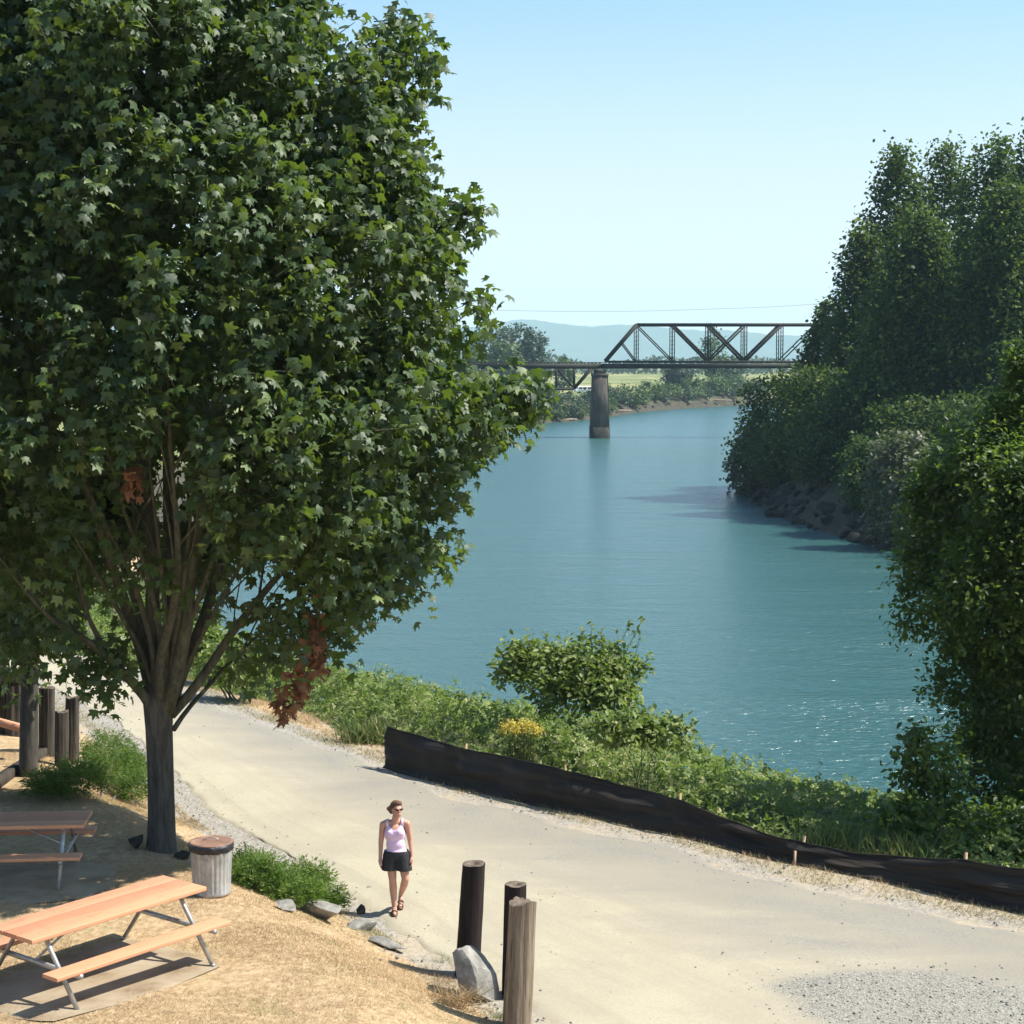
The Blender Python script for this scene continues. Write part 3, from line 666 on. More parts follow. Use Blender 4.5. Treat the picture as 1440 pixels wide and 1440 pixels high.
def px_lobe(px, py, Y, rx, rz, ry=None, w=None):
    c = deep(px, py, Y); s = Y / F; r = (rx * s, (rx if ry is None else ry) * s, rz * s)
    return (c, r, w if w else rx * rz)

def crown_tree(name, label, px, Y, top_py, hw, base_z, n_leaf, size, mat, group=None, shape='ovate', low=0.08, lean=0.0, bark='grey_bark', cat='tree', proto_only=False, trunk_r=None):
    bx = deep(px, 600, Y)[0]; base = np.array([bx, Y, base_z]); H = deep(px, top_py, Y)[2] - base_z; RR = hw / F * Y
    t = tag(empty(name, base), label, cat, group)
    per = 16; k = n_leaf // per
    u = rng.random(k * 3); 
    if shape == 'ovate': pr = np.minimum(1, (u / 0.2 + 0.05)) ** 0.5 * (1 - np.maximum(0, (u - 0.22) / 0.78)) ** 0.62 + 0.02
    elif shape == 'cone': pr = (1 - u) ** 0.8 * 0.95 + 0.05
    else: pr = np.sqrt(np.clip(1 - (2 * u - 0.85) ** 2 / 1.6, 0.02, 1))
    keep = rng.random(len(u)) < pr + 0.08; u, pr = u[keep][:k], pr[keep][:k]; k = len(u)
    th = rng.uniform(0, 2 * math.pi, k); f = 1 - 0.55 * rng.random(k) ** 1.6
    z = H * (low + (1 - low) * u); lump = 1 + 0.34 * fnoise(np.stack([np.cos(th), np.sin(th), z / RR * 0.8], 1), 0.9, int(px) % 97, 2)
    C = np.stack([np.cos(th) * RR * pr * f * lump + lean * z, np.sin(th) * RR * pr * f * lump, z], 1)
    O = nrm(np.stack([np.cos(th), np.sin(th), np.full(k, 0.9)], 1) + 0.4 * rng.normal(size=(k, 3)))
    P = np.repeat(C, per, 0); OO = np.repeat(O, per, 0); q = len(P); cr = RR * 0.13 + size * 0.8
    P = P + OO * (rng.uniform(-1, 1.2, q) * cr)[:, None] + rng.normal(size=(q, 3)) * cr * 0.38
    N = nrm(OO * 0.6 + np.array([0, 0, 0.5]) + 0.65 * rng.normal(size=(q, 3))); D = nrm(rng.normal(size=(q, 3)) + OO * 0.4)
    tint = np.repeat(rng.normal(0.45, 0.2, k), per) + rng.normal(0, 0.15, q)
    leaves('crown', P, N, D, rng.uniform(0.55, 1.3, q) * size, RAGGED if size > 0.6 else ROUGH if size > 0.2 else DIAMOND, M[mat], t, tint)
    st = MB(); r0 = trunk_r or H * 0.014
    st.tube(smooth_line([(0, 0, -0.6), (0.02 * H * rng.normal() * 0.3, 0, H * 0.3), (lean * H * 0.6, 0, H * 0.6), (lean * H, 0, H * 0.9)], 12), np.linspace(r0, r0 * 0.12, 12), 8)
    for _ in range(8):
        a = rng.uniform(0.15, 0.7) * H; d = rdir(1)[0]; d[2] = abs(d[2]) + 0.5; d = nrm(d)
        st.tube(branch_path((lean * a, 0, a), np.array([lean * a, 0, a]) + d * RR * 0.8, 0.1, 5), np.linspace(r0 * 0.35, r0 * 0.06, 5), 5)
    st.build('trunk', M[bark], t, smooth=True)
    return t

# ---------------- trees on the right bank
cw = 'tall cottonwoods on the right bank'
RB = [
    ('cottonwood_tree', 'tall cottonwood whose pointed top stands leftmost on the right bank', 1256, 176, 206, 72, 15000, 'cottonwood_leaf', 'ovate', cw),
    ('cottonwood_tree', 'tall cottonwood second from the left among the pointed right bank tops', 1322, 186, 202, 84, 15000, 'cottonwood_leaf', 'ovate', cw),
    ('cottonwood_tree', 'broad tall cottonwood third along the right bank skyline', 1392, 174, 192, 88, 16000, 'cottonwood_leaf', 'ovate', cw),
    ('cottonwood_tree', 'tallest cottonwood cut by the right edge of the view', 1458, 166, 176, 92, 16000, 'cottonwood_leaf', 'ovate', cw),
    ('cottonwood_tree', 'shorter cottonwood stepping down left of the tall tops', 1208, 172, 318, 62, 11000, 'cottonwood_leaf', 'ovate', cw),
    ('cottonwood_tree', 'tall cottonwood standing beyond the right edge of the bank group', 1540, 160, 190, 92, 11000, 'cottonwood_leaf', 'ovate', cw),
    ('cottonwood_tree', 'outermost cottonwood at the far right end of the bank group', 1630, 150, 230, 96, 11000, 'cottonwood_leaf', 'ovate', cw),
    ('cottonwood_tree', 'low dark tree overlapping the right end of the bridge', 1163, 190, 425, 46, 8000, 'cottonwood_leaf', 'ovate', cw),
    ('cottonwood_tree', 'dark middle tree below the tall cottonwoods of the right bank', 1290, 156, 300, 96, 17000, 'cottonwood_leaf', 'ovate', cw),
    ('cottonwood_tree', 'dark wide tree at the right edge below the tallest cottonwood', 1412, 150, 262, 104, 18000, 'cottonwood_leaf', 'ovate', cw),
]
for nm_, lb, px, Y, tp, hw, nl, mt, shp, gr in RB:
    x = deep(px, 600, Y)[0]; crown_tree(nm_, lb, px, Y, tp, hw, tz(x, Y), int(nl * 1.7), 0.34, mt, gr, shp, 0.05)
for i, (px, Y, tp, hw, nl, mt, lb) in enumerate([
    (1092, 178, 535, 52, 6000, 'cottonwood_leaf', 'dark rounded bush overhanging the tip of the right bank point'),
    (1150, 165, 520, 66, 7000, 'cottonwood_leaf', 'dark bush behind the tip bush on the right bank'),
    (1062, 182, 585, 34, 2600, 'cottonwood_leaf', 'leftmost low bush leaning over the river from the right bank'),
    (1048, 180, 625, 24, 1300, 'willow_leaf', 'pale yellowish willow sprig hanging over the water at the point'),
    (1215, 156, 540, 74, 7000, 'cottonwood_leaf', 'wide dark bush above the rocky shore of the right bank'),
    (1300, 144, 566, 80, 7000, 'cottonwood_leaf', 'dark bush under the middle tree of the right bank'),
    (1400, 134, 560, 90, 7000, 'cottonwood_leaf', 'dark bush at the right edge above the rocky shore'),
    (1105, 171, 596, 44, 3500, 'cottonwood_leaf', 'dark bush hanging low over the rocks near the tip of the right bank'),
    (1172, 155, 600, 50, 4000, 'cottonwood_leaf', 'dark bush hanging over the rocks in the middle of the right shore'),
    (1235, 138, 618, 56, 4600, 'cottonwood_leaf', 'dark bush hanging over the rocks left of the near alder'),
    (1500, 122, 560, 96, 6000, 'cottonwood_leaf', 'dark bush on the right bank just beyond the near alder'),
    (1610, 112, 560, 110, 6000, 'cottonwood_leaf', 'outermost dark bush on the right bank beyond the near alder'),
    (1268, 128, 612, 44, 3600, 'willow_leaf', 'greyish willow bush just left of the bright near tree'),
]):
    x = deep(px, 600, Y)[0]
    crown_tree('riverbank_bush', lb, px, Y, tp, hw, tz(x, Y) - 0.3, int(nl * 1.4), 0.30, mt, 'bushes on the right bank', 'round', 0.02, cat='bush', trunk_r=0.12)

# riprap rocks along the right shore
def rock_mesh(seed, sx, sy, sz, sub=3, rough=0.35):
    bm = bmesh.new(); bmesh.ops.create_icosphere(bm, subdivisions=sub, radius=1)
    V = np.array([v.co[:] for v in bm.verts]); r = np.random.default_rng(seed)
    for _ in range(10):
        d = nrm(r.normal(size=3)); h = 0.22 + 0.42 * r.random(); s = V @ d; V = V - np.maximum(s - h, 0)[:, None] * d * 0.92
    V = V / np.abs(V).max(0) * (1 + rough * 0.35 * fnoise(V, 0.8, seed, 4))[:, None] * np.array([sx, sy, sz])
    for v, c in zip(bm.verts, V): v.co = c
    return bm
protos = []
for s in range(5):
    b_ = MB().bm(rock_mesh(50 + s, 0.9, 0.7, 0.55, 2)); protos.append(b_)
pm = [None] * 5
shore = smooth_line([w2(*p, ZW) for p in ((1062, 682), (1050, 690), (1085, 720), (1150, 745), (1210, 762), (1262, 774))], 60)
cnt = 0
for i in range(150):
    j = rng.integers(0, 60); p = shore[j] + np.array([rng.uniform(-0.2, 1.0) * 2.6, rng.uniform(0, 1) * 2.0]); k = i % 5
    z = tz(*p)
    if z < ZW - 0.3: continue
    if pm[k] is None:
        o = protos[k].build('shore_rock', M['dark_rock']); pm[k] = o
    else: o = pm[k].copy(); COL.objects.link(o)
    o.location = (p[0], p[1], max(z, ZW - 0.1) + 0.12); s = rng.uniform(0.5, 1.25); o.scale = (s, s, s); o.rotation_euler = (rng.normal() * 0.2, rng.normal() * 0.2, rng.uniform(0, 6.28))
    tag(o, 'dark boulder in the riprap along the right bank waterline', 'rock', 'boulders along the right bank')

# ---------------- near tree on the right
ntb = np.array([*deep(1475, 900, 31)[:2], 0.0]); ntb[2] = tz(ntb[0], ntb[1])
NY = 31
lob = [px_lobe(1455, 590, NY, 50, 95), px_lobe(1412, 640, NY - 0.3, 40, 70), px_lobe(1375, 690, NY - 0.5, 52, 80), px_lobe(1325, 745, NY, 58, 90), px_lobe(1445, 720, NY - 1.5, 80, 100), px_lobe(1320, 850, NY - 0.5, 60, 95), px_lobe(1400, 850, NY - 1.8, 85, 110),
       px_lobe(1460, 950, NY - 1.5, 90, 130), px_lobe(1360, 960, NY - 0.5, 55, 90, None, 3500), px_lobe(1400, 1060, NY - 0.5, 50, 70, None, 1900), px_lobe(1450, 1120, NY - 1, 60, 90, None, 5000), px_lobe(1425, 990, NY - 1.2, 80, 100, None, 7000), px_lobe(1400, 1090, NY - 1.2, 72, 80, None, 4500), px_lobe(1445, 1180, NY - 2, 60, 50, None, 2500), px_lobe(1440, 800, NY - 1.8, 60, 130, None, 6500), px_lobe(1365, 1180, NY - 2.2, 40, 36, None, 900), px_lobe(1440, 520, NY, 26, 40, None, 900), px_lobe(1410, 1180, NY - 3.2, 60, 45, None, 2600), px_lobe(1470, 1190, NY - 3.6, 60, 50, None, 2200), px_lobe(1560, 760, 27.3, 95, 120, None, 4500), px_lobe(1600, 900, 26.8, 90, 120, None, 4200), px_lobe(1540, 620, NY + 0.4, 80, 110, None, 5000), px_lobe(1560, 800, NY, 100, 130, None, 7000), px_lobe(1540, 980, NY - 0.6, 90, 130, None, 5500), px_lobe(1520, 500, NY + 0.3, 50, 80, None, 2500), px_lobe(1312, 660, NY, 14, 40, None, 260), px_lobe(1285, 720, NY, 18, 34, None, 300), px_lobe(1345, 625, NY, 12, 36, None, 200), px_lobe(1395, 575, NY, 12, 34, None, 180), px_lobe(1422, 520, NY, 12, 34, None, 180), px_lobe(1270, 800, NY, 16, 40, None, 260)]
lobed_plant('alder_tree', 'near leafy alder with bright sunlit upper leaves filling the right edge', 'tree', ntb, lob, 90000, 0.105, SIMPLE, 'alder_leaf',
            trunk=([ntb + np.array([0, 0, -0.5]), deep(1470, 1000, NY), deep(1450, 800, NY), deep(1440, 600, NY)], 0.17, 0.04), spray=0.20, per=12, stems=12, stem_r=0.045, bark='grey_bark')
sb = ground(1325, 1222) + np.array([0.3, 1.2, -0.4])
lobed_plant('dark_shrub', 'dark shaded shrub with airy stems beside the near alder', 'bush', sb, [px_lobe(1290, 1080, 27.5, 30, 60, None, 1500), px_lobe(1315, 1130, 27.5, 42, 50, None, 1900), px_lobe(1275, 1155, 27, 40, 28, None, 1500), px_lobe(1345, 1185, 27, 50, 25, None, 900), px_lobe(1420, 1190, 27, 50, 28, None, 1500), px_lobe(1340, 1060, 28, 24, 40, None, 500)],
            3600, 0.12, SIMPLE, 'alder_leaf', spray=0.16, per=9, stems=8, stem_r=0.015)

# ---------------- the shrub and its neighbours on the near bank
def stems_up(name, label, cat, base, tips, n, size, mat, tmpl=SIMPLE): pass
sy = 34.5
shb = np.array([*deep(800, 1000, sy)[:2], 0]); shb[2] = tz(shb[0], shb[1])
lobed_plant('riverside_shrub', 'rounded green shrub rising above the brambles in front of the river', 'bush', shb,
            [px_lobe(765, 950, sy, 62, 42), px_lobe(730, 940, sy, 38, 34), px_lobe(830, 960, sy - 0.3, 60, 50), px_lobe(860, 985, sy - 0.6, 40, 40), px_lobe(800, 985, sy - 0.4, 55, 40), px_lobe(800, 925, sy, 26, 22, None, 220),
             px_lobe(872, 945, sy, 22, 30, None, 420), px_lobe(850, 925, sy, 20, 22, None, 160), px_lobe(895, 945, sy, 14, 26, None, 120)],
            7500, 0.125, SIMPLE, 'bramble_leaf', spray=0.16, per=9, stems=14, stem_r=0.012)
def sprigs(name, label, base, tips, Y, n, size, mat):
    t = tag(empty(name, base), label, 'shoots'); b0 = np.array(base); st = MB(); Ps = []; Ds = []
    for (sx, sy_), (tx, ty) in tips:
        a, c = deep(sx, sy_, Y) - b0, deep(tx, ty, Y + rng.normal() * 0.15) - b0; pth = branch_path(a, c, 0.12, 12); st.tube(pth, np.linspace(0.010, 0.003, 12), 4)
        for k in range(n):
            u = 0.2 + 0.8 * rng.random() ** 0.8; i = u * 11; p = pth[int(i)] + (pth[min(int(i) + 1, 11)] - pth[int(i)]) * (i % 1); d = rdir(1)[0]; d[2] = abs(d[2]) * 0.6 - 0.15; Ps.append(p); Ds.append(d)
    Ps, Ds = np.array(Ps), np.array(Ds); k = len(Ps)
    leaves('leaves', Ps, nrm(rng.normal(size=(k, 3)) * 0.6 + [0, 0, 0.8]), Ds, rng.uniform(0.6, 1.2, k) * size, SIMPLE, M[mat], t, rng.normal(0.5, 0.2, k)); st.build('stems', M['grey_bark'], t, True)
sprigs('upright_shoots', 'tall upright leafy shoots sticking up from the right half of the rounded shrub', shb, [((860, 965), (905, 868)), ((866, 965), (886, 870)), ((862, 960), (868, 880)), ((872, 970), (900, 892)), ((850, 955), (846, 884)), ((830, 950), (815, 882)), ((800, 950), (782, 893)), ((760, 950), (742, 900)), ((875, 975), (912, 915)), ((730, 950), (700, 915)), ((780, 955), (765, 888)), ((840, 950), (832, 874))], sy, 30, 0.11, 'bramble_leaf')
sh2 = np.array([*deep(900, 1040, 30)[:2], 0]); sh2[2] = tz(sh2[0], sh2[1])
lobed_plant('riverside_shrub', 'low spreading shrub with pale leaves right of the rounded shrub', 'bush', sh2,
            [px_lobe(880, 1028, 30, 48, 24), px_lobe(925, 1032, 30, 38, 18), px_lobe(958, 1025, 30, 12, 14, None, 80)], 2000, 0.125, SIMPLE, 'bramble_leaf', spray=0.14, per=9, stems=8, stem_r=0.01)
for px, py, rx, rz, Y, lb in [(330, 935, 45, 34, 40.5, 'pale green bush between the maple trunk and the brambles'), (290, 915, 34, 30, 44, 'small yellowish bush just right of the maple limbs at the verge'),
                              (130, 860, 95, 50, 57, 'dark green bush beyond the far end of the path'), (40, 850, 80, 50, 60, 'dark bush at the left edge beyond the path'), (230, 880, 70, 44, 54, 'dark bush behind the maple limbs beyond the path')]:
    b_ = np.array([*deep(px, py, Y)[:2], 0.0]); b_[2] = tz(b_[0], b_[1])
    lobed_plant('verge_bush', lb, 'bush', b_, [px_lobe(px, py, Y, rx, rz), px_lobe(px + rx * 0.6, py + 5, Y, rx * 0.6, rz * 0.8), px_lobe(px - rx * 0.5, py + 8, Y, rx * 0.6, rz * 0.7)], 2600, 0.14, DIAMOND, 'bramble_leaf' if px > 250 else 'alder_leaf', spray=0.2, per=10, stems=6)

# second maple at the left
t2 = ground(40, 1090); t2y = t2[1]
tree2 = tag(empty('maple_tree', t2), 'slim dark maple trunk standing behind the wooden posts at the left edge', 'tree')
L2 = lambda px, py, dy=0.0: deep(px, py, t2y + dy) - t2
q = MB(); q.tube(smooth_line([(0, 0, -0.2), L2(41, 1000), L2(42, 930), L2(40, 860), L2(30, 760)], 14), np.linspace(0.17, 0.11, 14), 12)
for a, b_ in [((42, 930), (100, 850)), ((41, 945), (-20, 850)), ((40, 880), (70, 780)), ((40, 860), (-40, 740))]:
    q.tube(branch_path(L2(*a), L2(b_[0], b_[1], rng.normal() * 0.6), 0.1, 6), np.linspace(0.05, 0.02, 6), 6)
q.build('trunk', M['maple_bark'], tree2, smooth=True)
CC = []
for px, py, rx, rz, n in [(20, 800, 110, 70, 60), (-60, 820, 60, 70, 30), (60, 835, 60, 36, 16), (15, 885, 40, 26, 12), (60, 700, 120, 80, 40), (-80, 600, 100, 200, 50), (20, 915, 22, 14, 4)]:
    for _ in range(n):
        d = rdir(1)[0]; CC.append(L2(px + d[0] * rx, py - d[2] * rz, d[1] * 1.6))
maple_leafage(np.array(CC), 20, (0.075, 0.155), parent=tree2, spread=0.3)

# ---------------- brambles: one mass along the bank
def bramble_pts(n):
    P = rng.uniform([-30, 20], [16, 62], (n * 9, 2)); sd = -poly_sd(P, BRAM)
    vis = (P[:, 0] > -0.33 * P[:, 1] - 1) & (P[:, 0] < 0.42 * P[:, 1] + 1) & ~((np.abs(P[:, 0] - 0.15) < 0.42) & (P[:, 1] < 32.3) & (rng.random(len(P)) < 0.93))
    keep = (sd > 0) & vis & (rng.random(len(P)) < np.exp(-sd / 6.0) + 0.04); P, sd = P[keep][:n], sd[keep][:n]
    return P, sd
P, sd = bramble_pts(62000)
def canopy(P, sd): return sstep(-0.1, 1.3, sd) * (0.55 + 0.30 * fnoise(P, 0.28, 31, 3) + 0.22 * fnoise(P, 0.75, 32, 2)) * (1.25 - 0.45 * sstep(1, 6, P[:, 0] + 0.0 * sd)) * (1 - 0.35 * sstep(3.2, 4.6, P[:, 0])) + 0.04
cz = canopy(P, sd); e = 0.1
hz = terrain(P); top = hz + cz
gxn = (canopy(P + [e, 0], -poly_sd(P + [e, 0], BRAM)) - cz) / e; gyn = (canopy(P + [0, e], -poly_sd(P + [0, e], BRAM)) - cz) / e
N0 = nrm(np.stack([-gxn, -gyn - 0.15, np.ones(len(P))], 1))
depth = rng.random(len(P)) ** 2 * np.minimum(cz, 0.5) * 1.1
tops = np.where(rng.random(len(P)) < 0.04, rng.uniform(0, 0.3, len(P)), 0)
pos = np.column_stack([P, top - depth + tops]); pos[:, :2] += N0[:, :2] * rng.uniform(-0.1, 0.15, (len(P), 1))
Nn = nrm(N0 + 0.55 * rng.normal(size=pos.shape)); Dd = nrm(rng.normal(size=pos.shape) + np.array([0, -0.3, -0.3]))
patch = 0.5 + 0.25 * fnoise(P, 0.35, 41, 3)
tb = leaves('brambles', pos, Nn, Dd, rng.uniform(0.07, 0.135, len(P)), TRIFOLI, M['bramble_leaf'], None, patch + rng.normal(0, 0.2, len(P)))
tag(tb, 'tangled green bramble thicket covering the slope behind the black fabric fence', 'brambles', kind='stuff')

# yellow flowering weed
YF = 31.5; yf = np.array([*deep(732, 1060, YF)[:2], 0]); yf[2] = tz(yf[0], yf[1])
fw = tag(empty('flowering_weed', yf), 'weed with a flat head of yellow flowers behind the black fence', 'weed')
st = MB(); tips = []
for i in range(34):
    a = rng.uniform(0, 6.28); r = 0.40 * math.sqrt(rng.random()); tip = np.array([math.cos(a) * r * 1.0, math.sin(a) * r * 0.7, 0]) ; tip[2] = deep(732, 1020, YF)[2] - yf[2] - 0.7 * r ** 2 - 0.10 * rng.random()
    st.tube(branch_path((tip[0] * 0.3, tip[1] * 0.3, -0.05), tip, 0.08, 5), np.linspace(0.008, 0.004, 5), 4); tips.append(tip)
st.build('stems', M['weed_blade'], fw)
tips = np.array(tips); q = np.repeat(tips, 26, 0); q = q + rng.normal(size=q.shape) * np.array([0.055, 0.055, 0.05]) + [0, -0.02, 0.06]
leaves('flowers', q, nrm(rng.normal(size=q.shape) * 0.5 + [0, 0, 1]), rdir(len(q)), rng.uniform(0.03, 0.06, len(q)), SIMPLE, M['yellow_flower'], fw)
q = np.repeat(tips, 20, 0) * np.array([0.9, 0.9, 1]); q[:, 2] *= rng.random(len(q)) * 0.9
leaves('leaves', q + rng.normal(size=q.shape) * 0.04, rdir(len(q)), rdir(len(q)), rng.uniform(0.05, 0.11, len(q)), DIAMOND, M['weed_blade'], fw)
# weeds in the shade behind the fence at the right, and tufts
for px, py, Y, lb in [(1175, 1165, 27.0, 'feathery yellow green weed clump behind the fence in the shade'), (1270, 1185, 26.4, 'second feathery weed clump behind the fence, nearer the alder'), (518, 1030, 35.5, 'dry yellowish weed clump left of the fence end')]:
    b_ = np.array([*deep(px, py, Y)[:2], 0]); b_[2] = tz(b_[0], b_[1]); w_ = tag(empty('weed_clump', b_), lb, 'weed')
    n = 1100; q = rng.normal(size=(n, 3)) * [0.26, 0.2, 0.06] + [0, 0, 0.08]; D = nrm(rng.normal(size=(n, 3)) * 0.6 + [0, 0, 1]); 
    leaves('leaves', q, nrm(np.cross(D, rdir(n))), D, rng.uniform(0.12, 0.42, n), STRAW, M['weed_blade'], w_)

# ------------------------------------------------------------------ grass
def blades(name, P, h, mat, kind_label, tint, parent=None, width=0.22):
    n = len(P); z = terrain(P); D = nrm(rng.normal(size=(n, 3)) * [0.7, 0.7, 0.25] + [0, 0, 0.75]); N = nrm(np.cross(D, rdir(n)))
    T = (np.array([(-width / 2, 0, 0), (width / 2, 0, 0), (0.04, 1, 0.1)]), np.array([[0, 1, 2]]))
    return leaves(name, np.column_stack([P, z + 0.0]), N, D, h, T, M[mat], parent, tint)
slab_defs = []
P = rng.uniform([-9.5, 14.5], [0.8, 31], (620000, 2)); pkd = -poly_sd(P, PARK)
P = P[(pkd > 0.05) & (np.abs(P[:, 0] / P[:, 1]) < 0.31)]
grass_P = P
P = rng.uniform([-14, 22], [9, 46], (560000, 2)); rs = poly_sd(P, ROADPOLY); bs = poly_sd(P, BRAM); pk_ = poly_sd(P, PARK)
grass_V = P[(rs > 0.12) & (bs > -0.3) & (pk_ > 0.2) & (np.abs(P[:, 0] / P[:, 1]) < 0.31) & (rng.random(len(P)) < sstep(0.0, 0.35, rs) * (0.35 + 0.75 * sstep(-0.3, 0.25, fnoise(P, 0.5, 66, 3))))]
rs_v = poly_sd(grass_V, ROADPOLY)

# ------------------------------------------------------------------ picnic tables
def table_local():
    root = empty('picnic_table', (0, 0, 0)); Lh = 1.22
    tp = MB()
    for k in (-1, 0, 1): tp.box((0, k * 0.257, 0.76), (2 * Lh, 0.246, 0.048), None, 0.006)
    tp.build('tabletop', M['cedar'], root)
    for s in (-1, 1):
        MB().box((0, s * 0.665, 0.44), (2 * Lh, 0.25, 0.042), None, 0.006).build('seat', M['cedar'], root)
    for x in (-0.94, 0.94):
        for s in (-1, 1):
            g = MB(); g.tube([(x, s * 0.20, 0.735), (x, s * 0.24, 0.70), (x, s * 0.76, 0.03)], 0.026, 10); g.tube([(x, s * 0.74, 0.012), (x, s * 0.80, 0.012)], 0.02, 8)
            g.build('leg', M['pipe'], root, smooth=True)
        MB().bar((x + 0.03, -0.80, 0.395), (x + 0.03, 0.80, 0.395), 0.04, 0.045).build('crossbar', M['pipe'], root)
        MB().bar((x, -0.33, 0.718), (x, 0.33, 0.718), 0.05, 0.035).build('top_bracket', M['pipe'], root)
        MB().tube([(x * 0.98, 0, 0.40), (x * 0.25, 0, 0.735)], 0.015, 8).build('brace', M['pipe'], root, smooth=True)
    return root
ta = table_local()
zt = 0.75
c1 = at(291, 1248, zt + 0.78); c2 = at(36, 1320, zt + 0.78); ang = math.atan2(*(c1 - c2)[1::-1]) + R(3)
ux = np.array([math.cos(ang), math.sin(ang), 0]); uy = np.array([-math.sin(ang), math.cos(ang), 0])
ctr = c1 - ux * 1.22 + uy * 0.385
zt = tz(ctr[0], ctr[1])
ta.location = (ctr[0], ctr[1], zt + 0.02); ta.rotation_euler = (0, 0, ang)
tag(ta, 'sunlit reddish wood picnic table with pipe legs in the near dry grass', 'picnic table', 'wooden picnic tables')
tb_ = copy_tree(ta)
c3 = at(118, 1164, zt + 0.78); a2 = R(5)
u2 = np.array([math.cos(a2), math.sin(a2), 0]); v2_ = np.array([-math.sin(a2), math.cos(a2), 0])
ctr2 = c3 - u2 * 1.22 + v2_ * 0.385; z2 = tz(ctr2[0], ctr2[1])
tb_.location = (ctr2[0], ctr2[1], z2 + 0.02); tb_.rotation_euler = (0, 0, a2)
tag(tb_, 'shaded picnic table behind the sunlit one, under the maple at the left edge', 'picnic table', 'wooden picnic tables')
def slab(name, c, ux_, uy_, l, w, off=(0, 0)):
    n = 60; u = np.linspace(-l, l, n); vv = np.linspace(-w, w, n); U, W_ = np.meshgrid(u, vv)
    kk = np.hypot(U / l, W_ / w) / np.maximum(np.maximum(np.abs(U) / l, np.abs(W_) / w), 1e-6); sh_ = 1 / kk ** 0.45; U = U * sh_; W_ = W_ * sh_
    Pp = np.array(c[:2]) + (U + off[0])[..., None] * ux_[:2] + (W_ + off[1])[..., None] * uy_[:2]
    wob = 0.15 * fnoise(Pp, 0.6, 77, 4); edge_ = np.maximum(np.abs(U) / l, np.abs(W_) / w) ** 10
    Pp = Pp + (edge_ * wob)[..., None]
    Zz = terrain(Pp) + 0.018 - 0.05 * edge_ ** 3
    ix = np.arange(n * n).reshape(n, n)
    tag(mesh_obj(name, np.concatenate([Pp, Zz[..., None]], -1).reshape(-1, 3), np.stack([ix[:-1, :-1], ix[:-1, 1:], ix[1:, 1:], ix[1:, :-1]], -1).reshape(-1, 4), M['concrete'], smooth=True), kind='structure')
    return np.array([np.array(c[:2]) + (a * l + off[0]) * ux_[:2] + (b * w + off[1]) * uy_[:2] for a, b in ((-1, -1), (1, -1), (1, 1), (-1, 1))])
S1 = slab('concrete_pad', ctr, ux, uy, 1.32, 0.92, (-0.15, -0.05)); S2 = slab('concrete_pad', ctr2, u2, v2_, 1.5, 1.0, (0.1, -0.25))

d1 = poly_sd(grass_P, S1); d2 = poly_sd(grass_P, S2)
gpP = grass_P[(d1 > -0.40 * rng.random(len(grass_P)) ** 1.7) & (d2 > -0.25 * rng.random(len(grass_P)) ** 2)]
bare = fnoise(gpP, 0.35, 61, 3); keep = rng.random(len(gpP)) < np.clip(0.6 + 0.9 * bare, 0.06, 1); gpP = gpP[keep]
gt = 0.40 + 0.16 * rng.normal(size=len(gpP)) + 0.34 * fnoise(gpP, 0.30, 62, 3); gt = np.clip(gt, 0, 0.8); gr_ = (fnoise(gpP, 0.33, 63, 3) > 0.30) & (rng.random(len(gpP)) < 0.4); gt[gr_] = rng.uniform(0.84, 1, gr_.sum())
edge_h = sstep(0.5, 0.1, -poly_sd(gpP, PARK))
allP = np.concatenate([gpP, grass_V]); 
vt = np.clip(0.45 + 0.2 * rng.normal(size=len(grass_V)), 0, 0.8); vg = rng.random(len(grass_V)) < 0.45 * sstep(1.2, 0.4, rs_v); vt[vg] = rng.uniform(0.84, 1, vg.sum())
hh = np.concatenate([rng.uniform(0.022, 0.056, len(gpP)) * (1 + 0.7 * edge_h), rng.uniform(0.04, 0.11, len(grass_V))])
g_ = blades('dry_grass', allP, hh, 'dry_blade', '', np.concatenate([gt, vt]), width=0.10)
tag(g_, 'short sun dried straw coloured grass on the bank and verge', 'grass', kind='stuff')
# long straw tuft hanging round the rock by the posts
def tuft(label, px, py, n, spread, h, mat='dry_blade', tr=(0.1, 0.6)):
    b_ = ground(px, py); t = tag(empty('grass_tuft', b_), label, 'grass tuft')
    q = rng.normal(size=(n, 3)) * [spread, spread * 0.7, 0.0]; D = nrm(rng.normal(size=(n, 3)) * [0.8, 0.8, 0.3] + [0.15, -0.25, 0.55])
    leaves('blades', q, nrm(np.cross(D, rdir(n))), D, rng.uniform(0.5, 1.2, n) * h, (np.array([(-0.012, 0, 0), (0.012, 0, 0), (0.012, 0.5, 0.06), (-0.01, 0.5, 0.06), (0.0, 1, -0.15)]), np.array([[0, 1, 2], [0, 2, 3], [3, 2, 4]])), M[mat], t, rng.uniform(*tr, n))
tuft('long straw tuft slumped against the big rock by the posts', 632, 1412, 420, 0.16, 0.34)
tuft('green weed tuft growing at the foot of the split grey post', 700, 1432, 60, 0.06, 0.2, 'weed_blade', (0, 0.6))
tuft('small green weeds on the road edge above the big rock', 620, 1352, 60, 0.08, 0.14, 'weed_blade', (0, 0.6))
tuft('green tuft on the lower grass left of the big rock', 585, 1410, 60, 0.12, 0.14, 'weed_blade', (0, 0.7))

